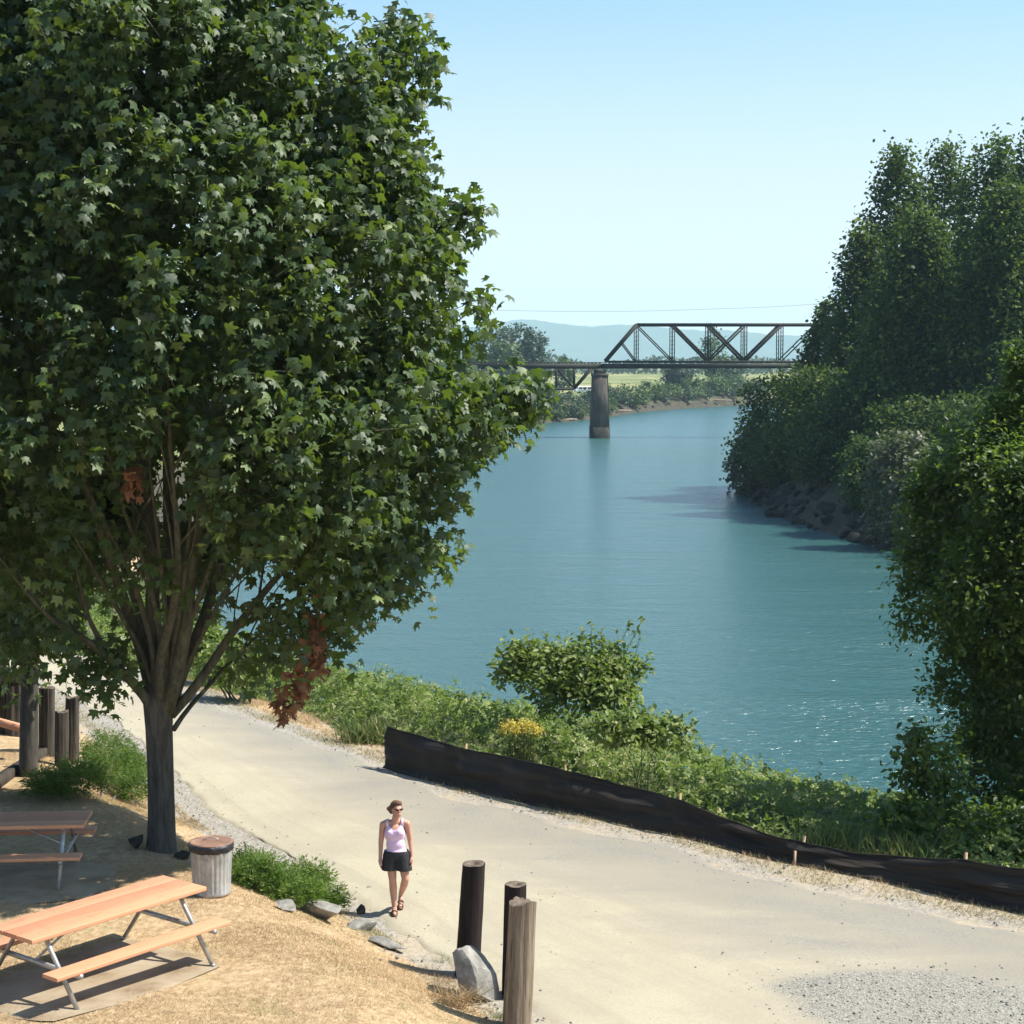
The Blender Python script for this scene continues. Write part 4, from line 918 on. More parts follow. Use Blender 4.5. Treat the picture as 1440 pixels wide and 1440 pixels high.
# loose gravel stones
def stones(P, s):
    n = len(P); T = np.array([(1, 0, 0), (-0.8, 0.3, 0), (0.1, 1, 0), (-0.1, -0.9, 0.05), (0.1, 0, 0.75), (0, 0.1, -0.5)]); Fc = np.array([[0, 2, 4], [2, 1, 4], [1, 3, 4], [3, 0, 4], [2, 0, 5], [1, 2, 5], [3, 1, 5], [0, 3, 5]])
    z = terrain(P) + 0.022
    return leaves('loose_gravel', np.column_stack([P, z]), np.tile([0, 0, 1.0], (n, 1)) + 0.3 * rng.normal(size=(n, 3)), rdir(n), s, (T, Fc), M['rock'])
P = rng.uniform([-13, 15], [9, 44], (70000, 2)); rs = poly_sd(P, ROADPOLY); gs = poly_sd(P, gp)
k1 = (np.abs(rs - 0.15) < 0.9 * rng.random(len(P)) ** 1.5) & (rng.random(len(P)) < 0.5); Pa = P[k1]
Pb = rng.uniform([2.5, 15], [8, 23], (11000, 2)); Pb = Pb[poly_sd(Pb, gp) < -0.1 + 0.35 * rng.normal(size=len(Pb))]
Pc = P[(rs < -0.3)][:260]
Pa = np.concatenate([Pa, Pb, Pc])
tag(stones(Pa, np.clip(rng.gamma(2.0, 0.0055, len(Pa)), 0.005, 0.04)), 'loose grey gravel along the road edges and in the worn patch', 'gravel', kind='stuff')

# ------------------------------------------------------------------ rocks
def rock(label, px, py, sx, sy, sz, seed, rz=0.0, sink=0.3, mat='rock', Yoff=0):
    b_ = ground(px, py); o = MB().bm(rock_mesh(seed, sx, sy, sz, 4)).build('rock', M[mat], smooth=False)
    shade_auto(o, 22); o.location = (b_[0], b_[1] + Yoff, b_[2] + sz * (1 - 2 * sink)); o.rotation_euler = (0, 0, rz); tag(o, label, 'rock')
rock('big grey rock leaning at the foot of the black wooden post', 672, 1402, 0.34, 0.34, 0.42, 3, 0.4, 0.22)
rock('long flat grey rock below the juniper by the road', 452, 1292, 0.36, 0.17, 0.17, 5, -0.45, 0.3)
rock('flat pale rock between the long rock and the road edge', 506, 1306, 0.26, 0.2, 0.14, 6, -0.4, 0.32)
rock('small dark rock tucked beside the flat pale rock', 502, 1296, 0.09, 0.08, 0.10, 7, 0, 0.2, 'dark_rock', 0.25)
rock('low pale slab of rock sunk at the grass edge', 545, 1332, 0.34, 0.15, 0.10, 8, -0.6, 0.38)
rock('small pale stone half hidden under the juniper left end', 400, 1280, 0.15, 0.12, 0.09, 9, 0, 0.25)
rock('small dark rock in the grass left of the maple trunk', 191, 1193, 0.13, 0.11, 0.12, 10, 0, 0.2, 'dark_rock')
rock('dark rock wedged between the maple trunk and the trash can', 256, 1208, 0.16, 0.14, 0.12, 11, -0.5, 0.2, 'dark_rock')

# ------------------------------------------------------------------ pilings and posts
def piling(label, base_px, top_px, wpx, mat, group, seed, sink=0.2, rag=0.02, grooves=0.02, hollow=True, name='wooden_post'):
    b_ = ground(*base_px); Y = b_[1]; tpt = deep(top_px[0], top_px[1], Y) - b_; r = wpx / 2 / F * Y * 1.0
    root = tag(empty(name, b_), label, 'post', group); sides, nzs = 40, 26; rr_ = np.random.default_rng(seed)
    a = np.arange(sides) / sides * 2 * math.pi; g = MB(); V = []
    gro = sum(np.clip(np.cos(a * rr_.integers(1, 3) * 1 - p) - 0.93, 0, 1) * -grooves * 18 for p in rr_.uniform(0, 6.28, 7))
    Hh = np.linalg.norm(tpt); topz = rag * (fnoise(np.stack([np.cos(a), np.sin(a)], 1), 0.5, seed, 3) + 0.5 * np.sin(a * 2 + seed) + 0.35 * (rr_.random(sides) - 0.5))
    for i in range(nzs):
        t = i / (nzs - 1); c = tpt * (t + (t - 1) * sink / Hh)
        ra = r * (1.04 - 0.08 * t) * (1 + 0.03 * fnoise(np.stack([np.cos(a), np.sin(a), np.full(sides, t * 3)], 1), 0.7, seed + 1, 2)) + gro * (0.4 + 0.6 * t) * r / 0.15
        V.append(np.stack([c[0] + ra * np.cos(a), c[1] + ra * np.sin(a), np.full(sides, c[2]) + (topz if i == nzs - 1 else 0)], 1))
    V = np.concatenate(V); f = [[i * sides + k, i * sides + (k + 1) % sides, (i + 1) * sides + (k + 1) % sides, (i + 1) * sides + k] for i in range(nzs - 1) for k in range(sides)]
    g.add(V, np.array(f)); o = g.build('shaft', M[mat], root, smooth=True)
    last = V[-sides:]; cc = last.mean(0); r1 = cc + (last - cc) * 0.86 + [0, 0, 0.004]; r2 = cc + (last - cc) * 0.38 - [0, 0, 0.004]; r3 = cc + (last - cc) * 0.3 - [0, 0, 0.05 if hollow else 0.008]
    W_ = np.concatenate([last, r1, r2, r3]); f = [[j * sides + k, j * sides + (k + 1) % sides, (j + 1) * sides + (k + 1) % sides, (j + 1) * sides + k] for j in range(3) for k in range(sides)]
    MB().add(W_, [np.array(f), np.array([[3 * sides + k for k in range(sides)]])]).build('cut_top', M['end_grain'], root)
    return root
piling('tall black tarred post standing behind the big rock', (657, 1372), (666, 1214), 36, 'tarred_wood', 'posts at the road edge', 1, rag=0.006, grooves=0.008)
piling('black tarred post half hidden behind the split grey post', (722, 1402), (725, 1243), 33, 'tarred_wood', 'posts at the road edge', 2, rag=0.006, grooves=0.008)
piling('pale weathered split grey post, nearest at the road edge', (726, 1446), (735, 1268), 42, 'weathered_wood', 'posts at the road edge', 3, rag=0.03, grooves=0.013, hollow=False)
lp = 'old posts at the left edge'
piling('leftmost grey post of the old row, cut by the left edge', (2, 1030), (3, 938), 22, 'grey_post_wood', lp, 4, rag=0.03)
piling('pale grey post right of the leftmost one in the old row', (20, 1034), (21, 946), 24, 'grey_post_wood', lp, 5, rag=0.03)
piling('dark post just right of the slim maple trunk', (66, 1062), (66, 967), 23, 'grey_post_wood', lp, 6, rag=0.015)
piling('shorter dark post leaning in front of its taller neighbour above the juniper', (87, 1078), (87, 1000), 20, 'grey_post_wood', lp, 7, rag=0.03)
piling('grey post at the right end of the old row above the juniper', (101, 1070), (102, 980), 20, 'grey_post_wood', lp, 8, rag=0.02)
# round log end bolted to the second post, low rail and edging timber
g0 = ground(18, 1036)
lg = MB(); p_ = deep(19, 957, g0[1] - 0.25); lg.tube([p_ + np.array([0, 0.25, 0]), p_ + np.array([0.01, -0.05, 0.0])], [0.11, 0.1], 16)
tag(lg.build('log_end', M['tarred_wood'], None, True), 'dark round log end fixed on the pale grey post', 'log')
ra = ground(-30, 1040); rb_ = ground(36, 1062)
rail = MB(); rail.bar(deep(-40, 1005, ra[1] - 0.4), deep(34, 1025, rb_[1] - 0.4), 0.1, 0.12)
tag(rail.build('timber_rail', M['cedar']), 'low reddish timber rail between the old posts', 'rail')
ea = ground(-40, 1135); eb = ground(80, 1058)
ed = MB(); n_ = 10
for i in range(1): ed.bar(ea + np.array([0, 0, 0.10]), eb + np.array([0, 0, 0.10]), 0.14, 0.26)
tag(ed.build('edging_timber', M['grey_post_wood']), 'grey edging timber running along the ground below the old posts', 'timber')
# stump and concrete block beyond
sb_ = ground(327, 966)
st_ = MB(); st_.tube([(0, 0, -0.1), (0.02, -0.05, 0.12), (0.08, -0.1, 0.2)], [0.15, 0.13, 0.12], 12)
o = st_.build('tree_stump', M['weathered_wood'], None, True); o.location = sb_; tag(o, 'small grey stump in the dry grass right of the maple limbs', 'stump')
cb = ground(172, 922); bk = tag(empty('bollard', cb), 'squat bollard with a white cap beside the far path', 'bollard')
MB().lathe([(0.2, -0.1), (0.2, 0.35), (0.18, 0.42)], 16).build('post', M['grey_post_wood'], bk, True)
MB().lathe([(0.05, 0.42), (0.24, 0.425), (0.25, 0.50), (0.2, 0.54), (0.05, 0.55)], 16).build('cap', M['white_concrete'], bk, True)

# ------------------------------------------------------------------ junipers
def juniper(label, lob, n, base, dt=0.0):
    t = tag(empty('juniper_bush', base), label, 'bush'); b0 = np.array(base); Ps = []; Os = []
    w = np.array([l[2] for l in lob]); w = w / w.sum()
    for (c, r, _), ww in zip(lob, w):
        k = int(n * ww / 14); d = rdir(k); d[:, 2] = np.abs(d[:, 2]) * 0.9 - 0.15; d = nrm(d); f = 1 - 0.4 * rng.random(k) ** 1.5
        Ps.append(np.array(c) + d * np.array(r) * f[:, None]); Os.append(d)
    C = np.concatenate(Ps); O = np.concatenate(Os); O = nrm(O * [1, 1, 0.5] + [0, 0, 0.12] + 0.3 * rng.normal(size=O.shape))
    per = 14; P = np.repeat(C, per, 0); OO = np.repeat(O, per, 0); k = len(P); s = rng.uniform(-0.2, 0.14, k)[:, None]
    P = P + OO * s + rng.normal(size=(k, 3)) * 0.022; D = nrm(OO + 0.5 * rng.normal(size=(k, 3)))
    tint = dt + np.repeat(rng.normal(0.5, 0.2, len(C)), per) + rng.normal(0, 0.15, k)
    leaves('foliage', P - b0, nrm(np.cross(D, rdir(k)) + [0, 0, 0.8]), D, rng.uniform(0.04, 0.075, k), SPRIG, M['juniper'], t, np.clip(tint, 0, 0.93) + (rng.random(k) < 0.02) * 0.07)
    st = MB()
    for _ in range(10):
        c, r, _ = lob[rng.integers(len(lob))]; st.tube(branch_path((rng.normal() * 0.1, rng.normal() * 0.1, -0.1), np.array(c) - b0 + np.array(r) * rdir(1)[0] * 0.6, 0.1, 6), np.linspace(0.02, 0.006, 6), 5)
    st.build('stems', M['grey_bark'], t, True)
def globe(px, py, rx, rz, ry, up=0.0):
    g = ground(px, py); s = g[1] / F
    return (g + np.array([0, 0, rz * s * 0.55 + up]), (rx * s, ry * s, rz * s), rx * rz)
jb = ground(400, 1262)
juniper('spreading bright green juniper between the trash can and the flat rocks', [globe(365, 1252, 42, 30, 40), globe(410, 1272, 46, 24, 40), globe(455, 1278, 30, 20, 30), globe(345, 1236, 26, 26, 30), globe(430, 1250, 34, 22, 36)], 22000, jb)
jb = ground(140, 1125)
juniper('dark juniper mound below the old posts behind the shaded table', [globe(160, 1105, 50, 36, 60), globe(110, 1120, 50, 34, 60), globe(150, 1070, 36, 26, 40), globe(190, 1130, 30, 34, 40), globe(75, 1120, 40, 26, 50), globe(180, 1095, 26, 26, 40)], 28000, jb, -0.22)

# ------------------------------------------------------------------ trash can
tcp = ground(298, 1256); can = tag(empty('trash_can', tcp), 'galvanised ribbed trash can with rusty lid beside the maple', 'trash can')
s_ = tcp[1] / F; Rt, Rb, Hc = 31 * s_, 26.5 * s_, 0.70
rib = lambda i, a: (0.0038 * np.sign(np.sin(a * 26)) * (np.abs(np.sin(a * 26)) ** 0.4)) if 3 <= i <= 6 else np.zeros_like(a)
prof = [(Rb * 0.97, 0.0), (Rb * 1.02, 0.015), (Rb * 1.02, 0.04)] + [(Rb + (Rt * 0.95 - Rb) * t, 0.07 + t * 0.50) for t in (0, 0.33, 0.66, 1)] + [(Rt * 0.97, 0.60), (Rt * 0.985, 0.62)]
shade_auto(MB().lathe(prof, 208, mod=rib).build('body', M['can'], can), 60)
ru = np.random.default_rng(5)
MB().lathe([(Rt * 0.965, 0.57), (Rt * 1.005, 0.585), (Rt * 1.035, 0.63), (Rt * 1.03, 0.672)], 48, mod=lambda i, a: 0.006 * np.sin(a * 9 + i) + 0.004 * np.sin(a * 23 + 2 * i)).build('bag_rim', M['bag'], can, True)
lid = MB().lathe([(Rt * 0.99, 0.668), (Rt * 1.01, 0.672), (Rt * 1.0, 0.684), (Rt * 0.9, 0.690), (Rt * 0.86, 0.686), (Rt * 0.4, 0.698), (0.01, 0.70)], 48).build('lid', M['rust'], can, True)
hp = [(0.10 * math.cos(a) * 1.0, -0.02, 0.697 + 0.04 * math.sin(a)) for a in np.linspace(0, math.pi, 10)]
MB().tube(hp, 0.006, 6).build('handle', M['pipe'], lid, True)
hp = [(0.045 * math.cos(a) - 0.03, -(Rt * 0.96) - 0.012, 0.54 - 0.05 * math.sin(a)) for a in np.linspace(0, math.pi, 10)]
MB().tube(hp, 0.006, 6).build('side_handle', M['pipe'], can, True)

# ------------------------------------------------------------------ silt fence
top_px = np.array([(541, 1022), (590, 1041), (645, 1056), (715, 1069), (786, 1084), (860, 1107), (945, 1126), (1000, 1150), (1060, 1172), (1120, 1188), (1200, 1203), (1280, 1209), (1347, 1211), (1400, 1222), (1440, 1227), (1560, 1250), (1650, 1262)])
n = 420; FL = smooth_line([w2(*p) for p in fence_px], n); fpx = proj(np.column_stack([FL, terrain(FL)]))
fz = terrain(FL); tpy = np.interp(fpx[:, 0], top_px[:, 0], top_px[:, 1])
hgt = np.array([deep(fpx[i, 0], tpy[i], FL[i, 1] + 0.12)[2] for i in range(n)]) - fz
nr = 16; arc = np.concatenate([[0], np.cumsum(np.linalg.norm(np.diff(FL, axis=0), axis=1))])
tang = nrm(np.gradient(FL, axis=0)); nor = np.column_stack([-tang[:, 1], tang[:, 0]]); nor *= np.sign(nor[:, 1:2] + 1e-6)   # points away from the camera
stakes_i = [int(np.argmin(np.abs(fpx[:, 0] - p))) for p in (543, 643, 786, 945, 1118, 1347, 1480)]
sag = np.min(np.abs(np.arange(n)[:, None] - np.array(stakes_i)[None]), 1)
V = []; UV = []
for j in range(nr):
    t = j / (nr - 1)
    w_ = 0.13 * fnoise(np.stack([arc * 0.55, np.full(n, t * 0.9)], 1), 0.6, 91, 3) + 0.06 * fnoise(np.stack([arc * 0.5, np.full(n, t * 4)], 1), 0.8, 92, 2) * (1 - abs(2 * t - 1))
    offs = 0.16 * t + w_ * (0.3 + 0.7 * math.sin(math.pi * min(t, 0.9))) + 0.05 * np.sin(np.clip(sag / 30, 0, 1) * 1.57) * t
    offs = offs + (0.030 * np.sin(arc * 9 + t * 7) * np.exp(-(sag / 9.0) ** 2) + 0.022 * np.sin(arc * 3.1 - t * 9 + 2 * np.sin(arc * 0.7))) * min(1, t * 3)
    Pp = FL + nor * offs[:, None]
    if j == 0: Pp = FL - nor * 0.06
    V.append(np.column_stack([Pp, fz + 0.02 + hgt * t])); UV.append(np.column_stack([arc, np.full(n, t * 0.8)]))
V = np.array(V); ix = np.arange(nr * n).reshape(nr, n)
fr = tag(empty('silt_fence', (FL[0, 0], FL[0, 1], fz[0])), 'long black fabric silt fence sagging between stakes along the road', 'fence'); f0 = np.array(fr.location)
fo = mesh_obj('fabric', (V - f0).reshape(-1, 3), np.stack([ix[:-1, :-1], ix[:-1, 1:], ix[1:, 1:], ix[1:, :-1]], -1).reshape(-1, 4), M['silt'], fr, True, uv=np.array(UV).reshape(-1, 2))
md = fo.modifiers.new('thickness', 'SOLIDIFY'); md.thickness = 0.006
hem = MB(); hem.tube((V[-1] - f0)[::3], 0.011, 6); hem.build('hem', M['silt'], fr, True)
for k, i in enumerate(stakes_i):
    p = np.array([*FL[i], fz[i]]); tp = V[-1, i]; back = np.array([*(nor[i] * 0.14), 0])
    MB().bar(p + back + [0, 0, -0.2] - f0, tp + back * 0.35 + [0, 0, 0.09 if i not in (stakes_i[0],) else -0.02] - f0, 0.035, 0.035).build('stake', M['stake'], fr)
p = ground(1117, 1217); MBs = MB().bar(p + [0, 0, -0.1], p + [0.01, 0, 0.22], 0.035, 0.035)
tag(MBs.build('survey_stake', M['stake']), 'short bare wooden stake standing in front of the fence on the verge', 'stake')

# ------------------------------------------------------------------ railway bridge
pb = at(845, 616, ZW); YB = pb[1]; sB = YB / F
bx = lambda px: deep(px, 600, YB)[0]
bz = lambda py: deep(900, py, YB)[2]
br_root = tag(empty('railway_bridge', (bx(852), YB, bz(513))), 'dark steel through truss railway bridge crossing the river', 'bridge'); B0 = np.array(br_root.location)
pan = 50.6 * sB; xs = [bx(852) - B0[0]] + [bx(895.5) - B0[0] + pan * k for k in range(6)]; xs.append(xs[-1] + (xs[1] - xs[0]))
ztop, zbot = bz(456.5) - B0[2], bz(508.5) - B0[2]; DEP = 5.0
for yy in (0, DEP):
    MB().bar((xs[1] - 0.1, yy, ztop), (xs[6] + 0.1, yy, ztop), 0.45, 0.5).build('top_chord', M['steel'], br_root)
    MB().bar((xs[0], yy, zbot), (xs[7], yy, zbot), 0.36, 0.34).build('bottom_chord', M['steel'], br_root)
    for a, b_ in ((0, 1), (7, 6)): MB().bar((xs[a], yy, zbot + 0.1), (xs[b_], yy, ztop), 0.45, 0.55).build('end_post', M['steel'], br_root)
    for k in range(1, 7):
        v_ = MB()
        for dx in (-0.19, 0.19): v_.bar((xs[k] + dx, yy, zbot + 0.15), (xs[k] + dx, yy, ztop - 0.2), 0.14, 0.3)
        for i in range(9): v_.bar((xs[k] - 0.19, yy - 0.02, zbot + 0.5 + i * 0.75), (xs[k] + 0.19, yy - 0.02, zbot + 0.95 + i * 0.75 * 0.97), 0.05, 0.06)
        v_.build('vertical_post', M['steel'], br_root)
    for a, b_, w_ in ((1, 2, 0.2), (2, 3, 0.42), (3, 4, 0.42), (4, 3, 0.3), (5, 4, 0.42), (6, 5, 0.2)):
        MB().bar((xs[a], yy + 0.03 * (1 if a < b_ else -1), ztop - 0.1), (xs[b_], yy + 0.03 * (1 if a < b_ else -1), zbot + 0.1), 0.25, w_).build('diagonal_brace', M['steel'], br_root)
    xm = (xs[0] + xs[1]) / 2; zm = (zbot + ztop) / 2
    MB().bar((xm, yy, zm + 0.2), (xs[1] - 0.2, yy, zbot + 0.1), 0.2, 0.22).build('sub_brace', M['steel'], br_root)
    xm = (xs[6] + xs[7]) / 2
    MB().bar((xm, yy, zm + 0.2), (xs[6] + 0.2, yy, zbot + 0.1), 0.2, 0.22).build('sub_brace', M['steel'], br_root)
for k in range(1, 7): MB().bar((xs[k], 0.2, ztop - 0.05), (xs[k], DEP - 0.2, ztop - 0.05), 0.25, 0.35).build('top_strut', M['steel'], br_root)
for k in range(1, 6): MB().bar((xs[k] + 0.2, 0.2, ztop + 0.05), (xs[k + 1] - 0.2, DEP - 0.2, ztop + 0.05), 0.12, 0.12).build('top_lateral', M['steel'], br_root)
fl = MB()
for yy in (-0.15, DEP + 0.15): fl.bar((xs[0] - 0.2, yy, bz(515) - B0[2]), (xs[7], yy, bz(514.5) - B0[2]), 0.3, 0.85)
for x in np.arange(xs[0], xs[7], pan / 2): fl.bar((x, 0.0, bz(514.5) - B0[2]), (x, DEP, bz(514.5) - B0[2]), 0.3, 0.8)
fl.build('floor_girders', M['steel'], br_root)
tie = MB()
for x in np.arange(xs[0], xs[7], 0.65): tie.box((x, DEP / 2, bz(509.5) - B0[2]), (0.26, 3.4, 0.24))
for yy in (DEP / 2 - 0.72, DEP / 2 + 0.72): tie.bar((xs[0], yy, bz(509.5) - B0[2] + 0.2), (xs[7], yy, bz(509.5) - B0[2] + 0.2), 0.08, 0.15)
tie.build('railway_track', M['ties'], br_root)
# approach span: deck truss hung below the track
ap = tag(empty('approach_span', (bx(836), YB, bz(513))), 'shorter approach span with a deck truss below the track, left of the pier', 'bridge'); A0 = np.array(ap.location)
x0 = bx(833) - A0[0]; pw = 25.2 * sB; zt_ = bz(515) - A0[2]; zb_ = bz(547) - A0[2]; npn = 8
for yy in (0.4, DEP - 0.4):
    MB().bar((x0 + 2.05, yy, zt_), (x0 - npn * pw, yy, zt_), 0.4, 0.9).build('top_chord', M['steel'], ap)
    MB().bar((x0 - pw, yy, zb_), (x0 - (npn - 1) * pw, yy, zb_), 0.35, 0.4).build('bottom_chord', M['steel'], ap)
    for k in range(1, npn): MB().bar((x0 - k * pw, yy, zt_ - 0.3), (x0 - k * pw, yy, zb_), 0.3, 0.3).build('vertical_post', M['steel'], ap)
    for k in range(npn):
        a, b_ = (k, k + 1) if k % 2 == 0 else (k + 1, k)
        MB().bar((x0 - a * pw, yy + 0.05, zt_ - 0.3), (x0 - b_ * pw, yy + 0.05, zb_ + 0.05), 0.35, 0.45 if k == 0 else 0.3).build('diagonal_brace', M['steel'], ap)
tie = MB()
for x in np.arange(x0 - npn * pw, x0 + 2.0, 0.65): tie.box((x, DEP / 2, bz(511.3) - A0[2]), (0.26, 3.6, 0.24))
for yy in (DEP / 2 - 0.72, DEP / 2 + 0.72): tie.bar((x0 - npn * pw, yy, bz(511.3) - A0[2] + 0.2), (x0 + 2.05, yy, bz(511.3) - A0[2] + 0.2), 0.08, 0.15)
tie.build('railway_track', M['ties'], ap)
# piers
def pier(label, pxc, water_z, topz):
    r_ = tag(empty('bridge_pier', (pxc, YB + DEP / 2, water_z)), label, 'pier')
    Hh = topz - water_z; hw, hy = 13.2 * sB, 3.4
    def frus(z0, z1, a0, a1, b0, b1, cut=0.35):
        bm = bmesh.new(); vs = []
        for z, a, b_ in ((z0, a0, b0), (z1, a1, b1)):
            ring = [(-a + cut * a, -b_), (a - cut * a, -b_), (a, -b_ + cut * a), (a, b_ - cut * a), (a - cut * a, b_), (-a + cut * a, b_), (-a, b_ - cut * a), (-a, -b_ + cut * a)]
            vs.append([bm.verts.new((x, y, z)) for x, y in ring])
        for k in range(8): bm.faces.new((vs[0][k], vs[0][(k + 1) % 8], vs[1][(k + 1) % 8], vs[1][k]))
        bm.faces.new(vs[0][::-1]); bm.faces.new(vs[1]); return bm
    MB().bm(frus(-2.5, Hh * 0.16, hw * 1.04, hw * 1.02, hy * 1.06, hy * 1.05)).build('footing', M['dark_rock'], r_)
    MB().bm(frus(Hh * 0.16, Hh * 0.90, hw * 0.98, hw * 0.80, hy, hy * 0.92)).build('shaft', M['pier'], r_)
    c_ = MB().bm(frus(Hh * 0.90, Hh * 0.94, hw * 0.86, hw * 0.86, hy * 0.98, hy * 0.98)); c_.bm(frus(Hh * 0.94, Hh, hw * 0.6, hw * 0.6, hy * 0.8, hy * 0.8)); c_.build('cap', M['pier'], r_)
pier('stained concrete bridge pier standing in the river', bx(844), ZW, bz(519.5))
pxl = bx(833) - 8 * pw; pier('concrete pier at the hidden left end of the approach span', pxl - 1.0, max(tz(pxl, YB + 2.5), ZW), bz(519.5))
# overhead line
ln = MB(); pts = smooth_line([deep(300, 425, 560), deep(690, 436, 560), deep(860, 438, 565), deep(1000, 434.5, 570), deep(1140, 428, 575), deep(1500, 400, 580)], 40); ln.tube(pts, 0.055, 5)
tag(ln.build('power_line', M['wire']), 'thin overhead line strung across the sky above the bridge', 'cable')

# ------------------------------------------------------------------ far bank
def far_tree(nm_, lb, px, Y, top, hw, n, size, mat, shape, group=None, low=0.05, cat='tree', bz_=None):
    x = deep(px, 600, Y)[0]; return crown_tree(nm_, lb, px, Y, top, hw, (tz(x, Y) if bz_ is None else bz_) - 0.3, n, size, mat, group, shape, low, cat=cat)
for px, Y, top, hw, n, mat, lb in [(690, 560, 458, 30, 2600, 'dark_far_leaf', 'tall far tree just clear of the maple leaves'), (722, 570, 462, 26, 2600, 'dark_far_leaf', 'far tree in the middle of the distant clump left of the bridge'), (748, 565, 464, 21, 2200, 'dark_far_leaf', 'far tree at the right end of the distant clump left of the bridge'),
                                  (710, 540, 487, 26, 2200, 'far_leaf', 'yellowish lower far tree in front of the distant clump'), (793, 560, 502, 12, 900, 'far_leaf', 'small far tree seen above the approach span'),
                                  (640, 520, 470, 34, 2200, 'dark_far_leaf', 'far tree hidden behind the maple edge left of the clump'), (590, 500, 478, 34, 2000, 'far_leaf', 'rounded far tree hidden further left behind the maple'), (530, 480, 470, 36, 2000, 'dark_far_leaf', 'outermost far tree hidden behind the maple crown'),
                                  (953, 560, 517, 17, 2200, 'dark_far_leaf', 'dark rounded far tree below the truss'), (1018, 590, 505, 22, 2400, 'dark_far_leaf', 'dark wide far tree right of the poplar below the truss')]:
    far_tree('distant_tree', lb, px, Y, top, hw, n, 0.95, mat, 'round', None, 0.03)
far_tree('poplar_tree', 'tall thin airy poplar seen through the bridge truss', 1000, 585, 458, 22, 1100, 0.85, 'far_leaf', 'ovate', None, 0.1)
# bushes along the far bank
fb = smooth_line([w2(*p, ZW) for p in ((650, 606), (690, 601), (760, 595), (830, 590), (900, 579), (980, 573), (1060, 569), (1130, 567))], 200)
fb_px = proj(np.column_stack([fb, np.full(200, ZW)]))[:, 0]
protos_b = []
for i in range(4):
    b_ = crown_tree('far_bush', 'leafy bush in the row along the far river bank', 900, 450, 550, 26, -6.5, 1500, 0.7, 'far_leaf' if i % 2 == 0 else 'dark_far_leaf', 'bushes along the far bank', 'round', 0.0, cat='bush'); protos_b.append(b_)
used = [False] * 4
for i, (px, off, s) in enumerate([(668, 6, 1.0), (690, 9, 1.1), (712, 5, 0.9), (735, 8, 1.2), (757, 6, 1.0), (770, 12, 1.4), (783, 6, 0.9), (800, 9, 1.2), (818, 6, 0.8), (838, 10, 1.1), (858, 7, 0.95), (876, 12, 1.15), (893, 9, 1.5), (908, 8, 0.8), (925, 12, 1.2), (938, 7, 0.8), (952, 14, 1.1), (968, 8, 0.85), (985, 14, 1.2), (1000, 9, 0.7), (1018, 16, 1.3), (1034, 9, 0.8), (1052, 16, 1.2), (1075, 12, 1.1),
                                  (700, 22, 1.3), (745, 26, 1.2), (790, 28, 1.1), (870, 30, 1.0), (1040, 40, 1.2), (1065, 45, 1.3)]):
    j = int(np.argmin(np.abs(fb_px - px))); p = fb[j] + np.array([-0.3, 0.95]) * (off * 0.42 + 0.4); k = i % 4
    o = protos_b[k] if not used[k] else copy_tree(protos_b[k]); used[k] = True
    o.location = (p[0], p[1], tz(*p) - 0.4); sc_ = s * 0.66; o.scale = (sc_ * rng.uniform(0.9, 1.25), sc_, sc_ * rng.uniform(0.7, 0.95)); o.rotation_euler = (0, 0, rng.uniform(0, 6.28))
    tag(o, 'leafy bush in the row along the far river bank', 'bush', 'bushes along the far bank')
# old pilings at the far left waterline
pl0 = None
for i in range(18):
    px = 655 + i * 6.2 + rng.normal() * 1.5; j = int(np.argmin(np.abs(fb_px - px))); p = fb[j] + np.array([0.3, -1.0]) * rng.uniform(0.2, 1.6); Hh = rng.uniform(1.4, 2.6)
    if pl0 is None: o = MB().tube([(0, 0, -2), (0, 0, 0), (0.03, 0, 1)], [0.2, 0.19, 0.17], 8).build('old_piling', M['grey_post_wood'], None, True); pl0 = o
    else: o = pl0.copy(); COL.objects.link(o)
    o.location = (p[0], p[1], ZW); o.scale = (1, 1, Hh); o.rotation_euler = (rng.normal() * 0.06, rng.normal() * 0.06, 0)
    tag(o, 'old timber piling at the far left waterline beneath the approach span', 'piling', 'old pilings at the waterline')
for i in range(26):
    px = rng.uniform(800, 1060); j = int(np.argmin(np.abs(fb_px - px))); p = fb[j] + np.array([0.0, 1.0]) * rng.uniform(-0.3, 2.2)
    o = pm[i % 5].copy(); COL.objects.link(o); o.data = o.data; o.location = (p[0], p[1], max(tz(*p), ZW) + 0.1); s = rng.uniform(0.6, 1.3); o.scale = (s, s, s); o.rotation_euler = (0, 0, rng.uniform(0, 6.28))
    tag(o, 'rock on the far river bank shoreline', 'rock', 'rocks along the far shore')
for px, off, ln_, rz, lb in [(872, 1.2, 7, 0.5, 'driftwood log on the far shore right of the pier'), (1010, 1.6, 9, 0.15, 'long pale driftwood log on the far shore below the dark tree'), (803, 1.0, 5, 0.9, 'driftwood log on the far shore left of the pier')]:
    j = int(np.argmin(np.abs(fb_px - px))); p = fb[j] + np.array([0, off]); o = MB().tube([(-ln_ / 2, 0, 0), (0, 0.1, 0.15), (ln_ / 2, 0, 0.1)], [0.3, 0.28, 0.2], 8).build('driftwood_log', M['weathered_wood'], None, True)
    o.location = (p[0], p[1], max(tz(*p), ZW) + 0.25); o.rotation_euler = (0, 0, rz); tag(o, lb, 'log')
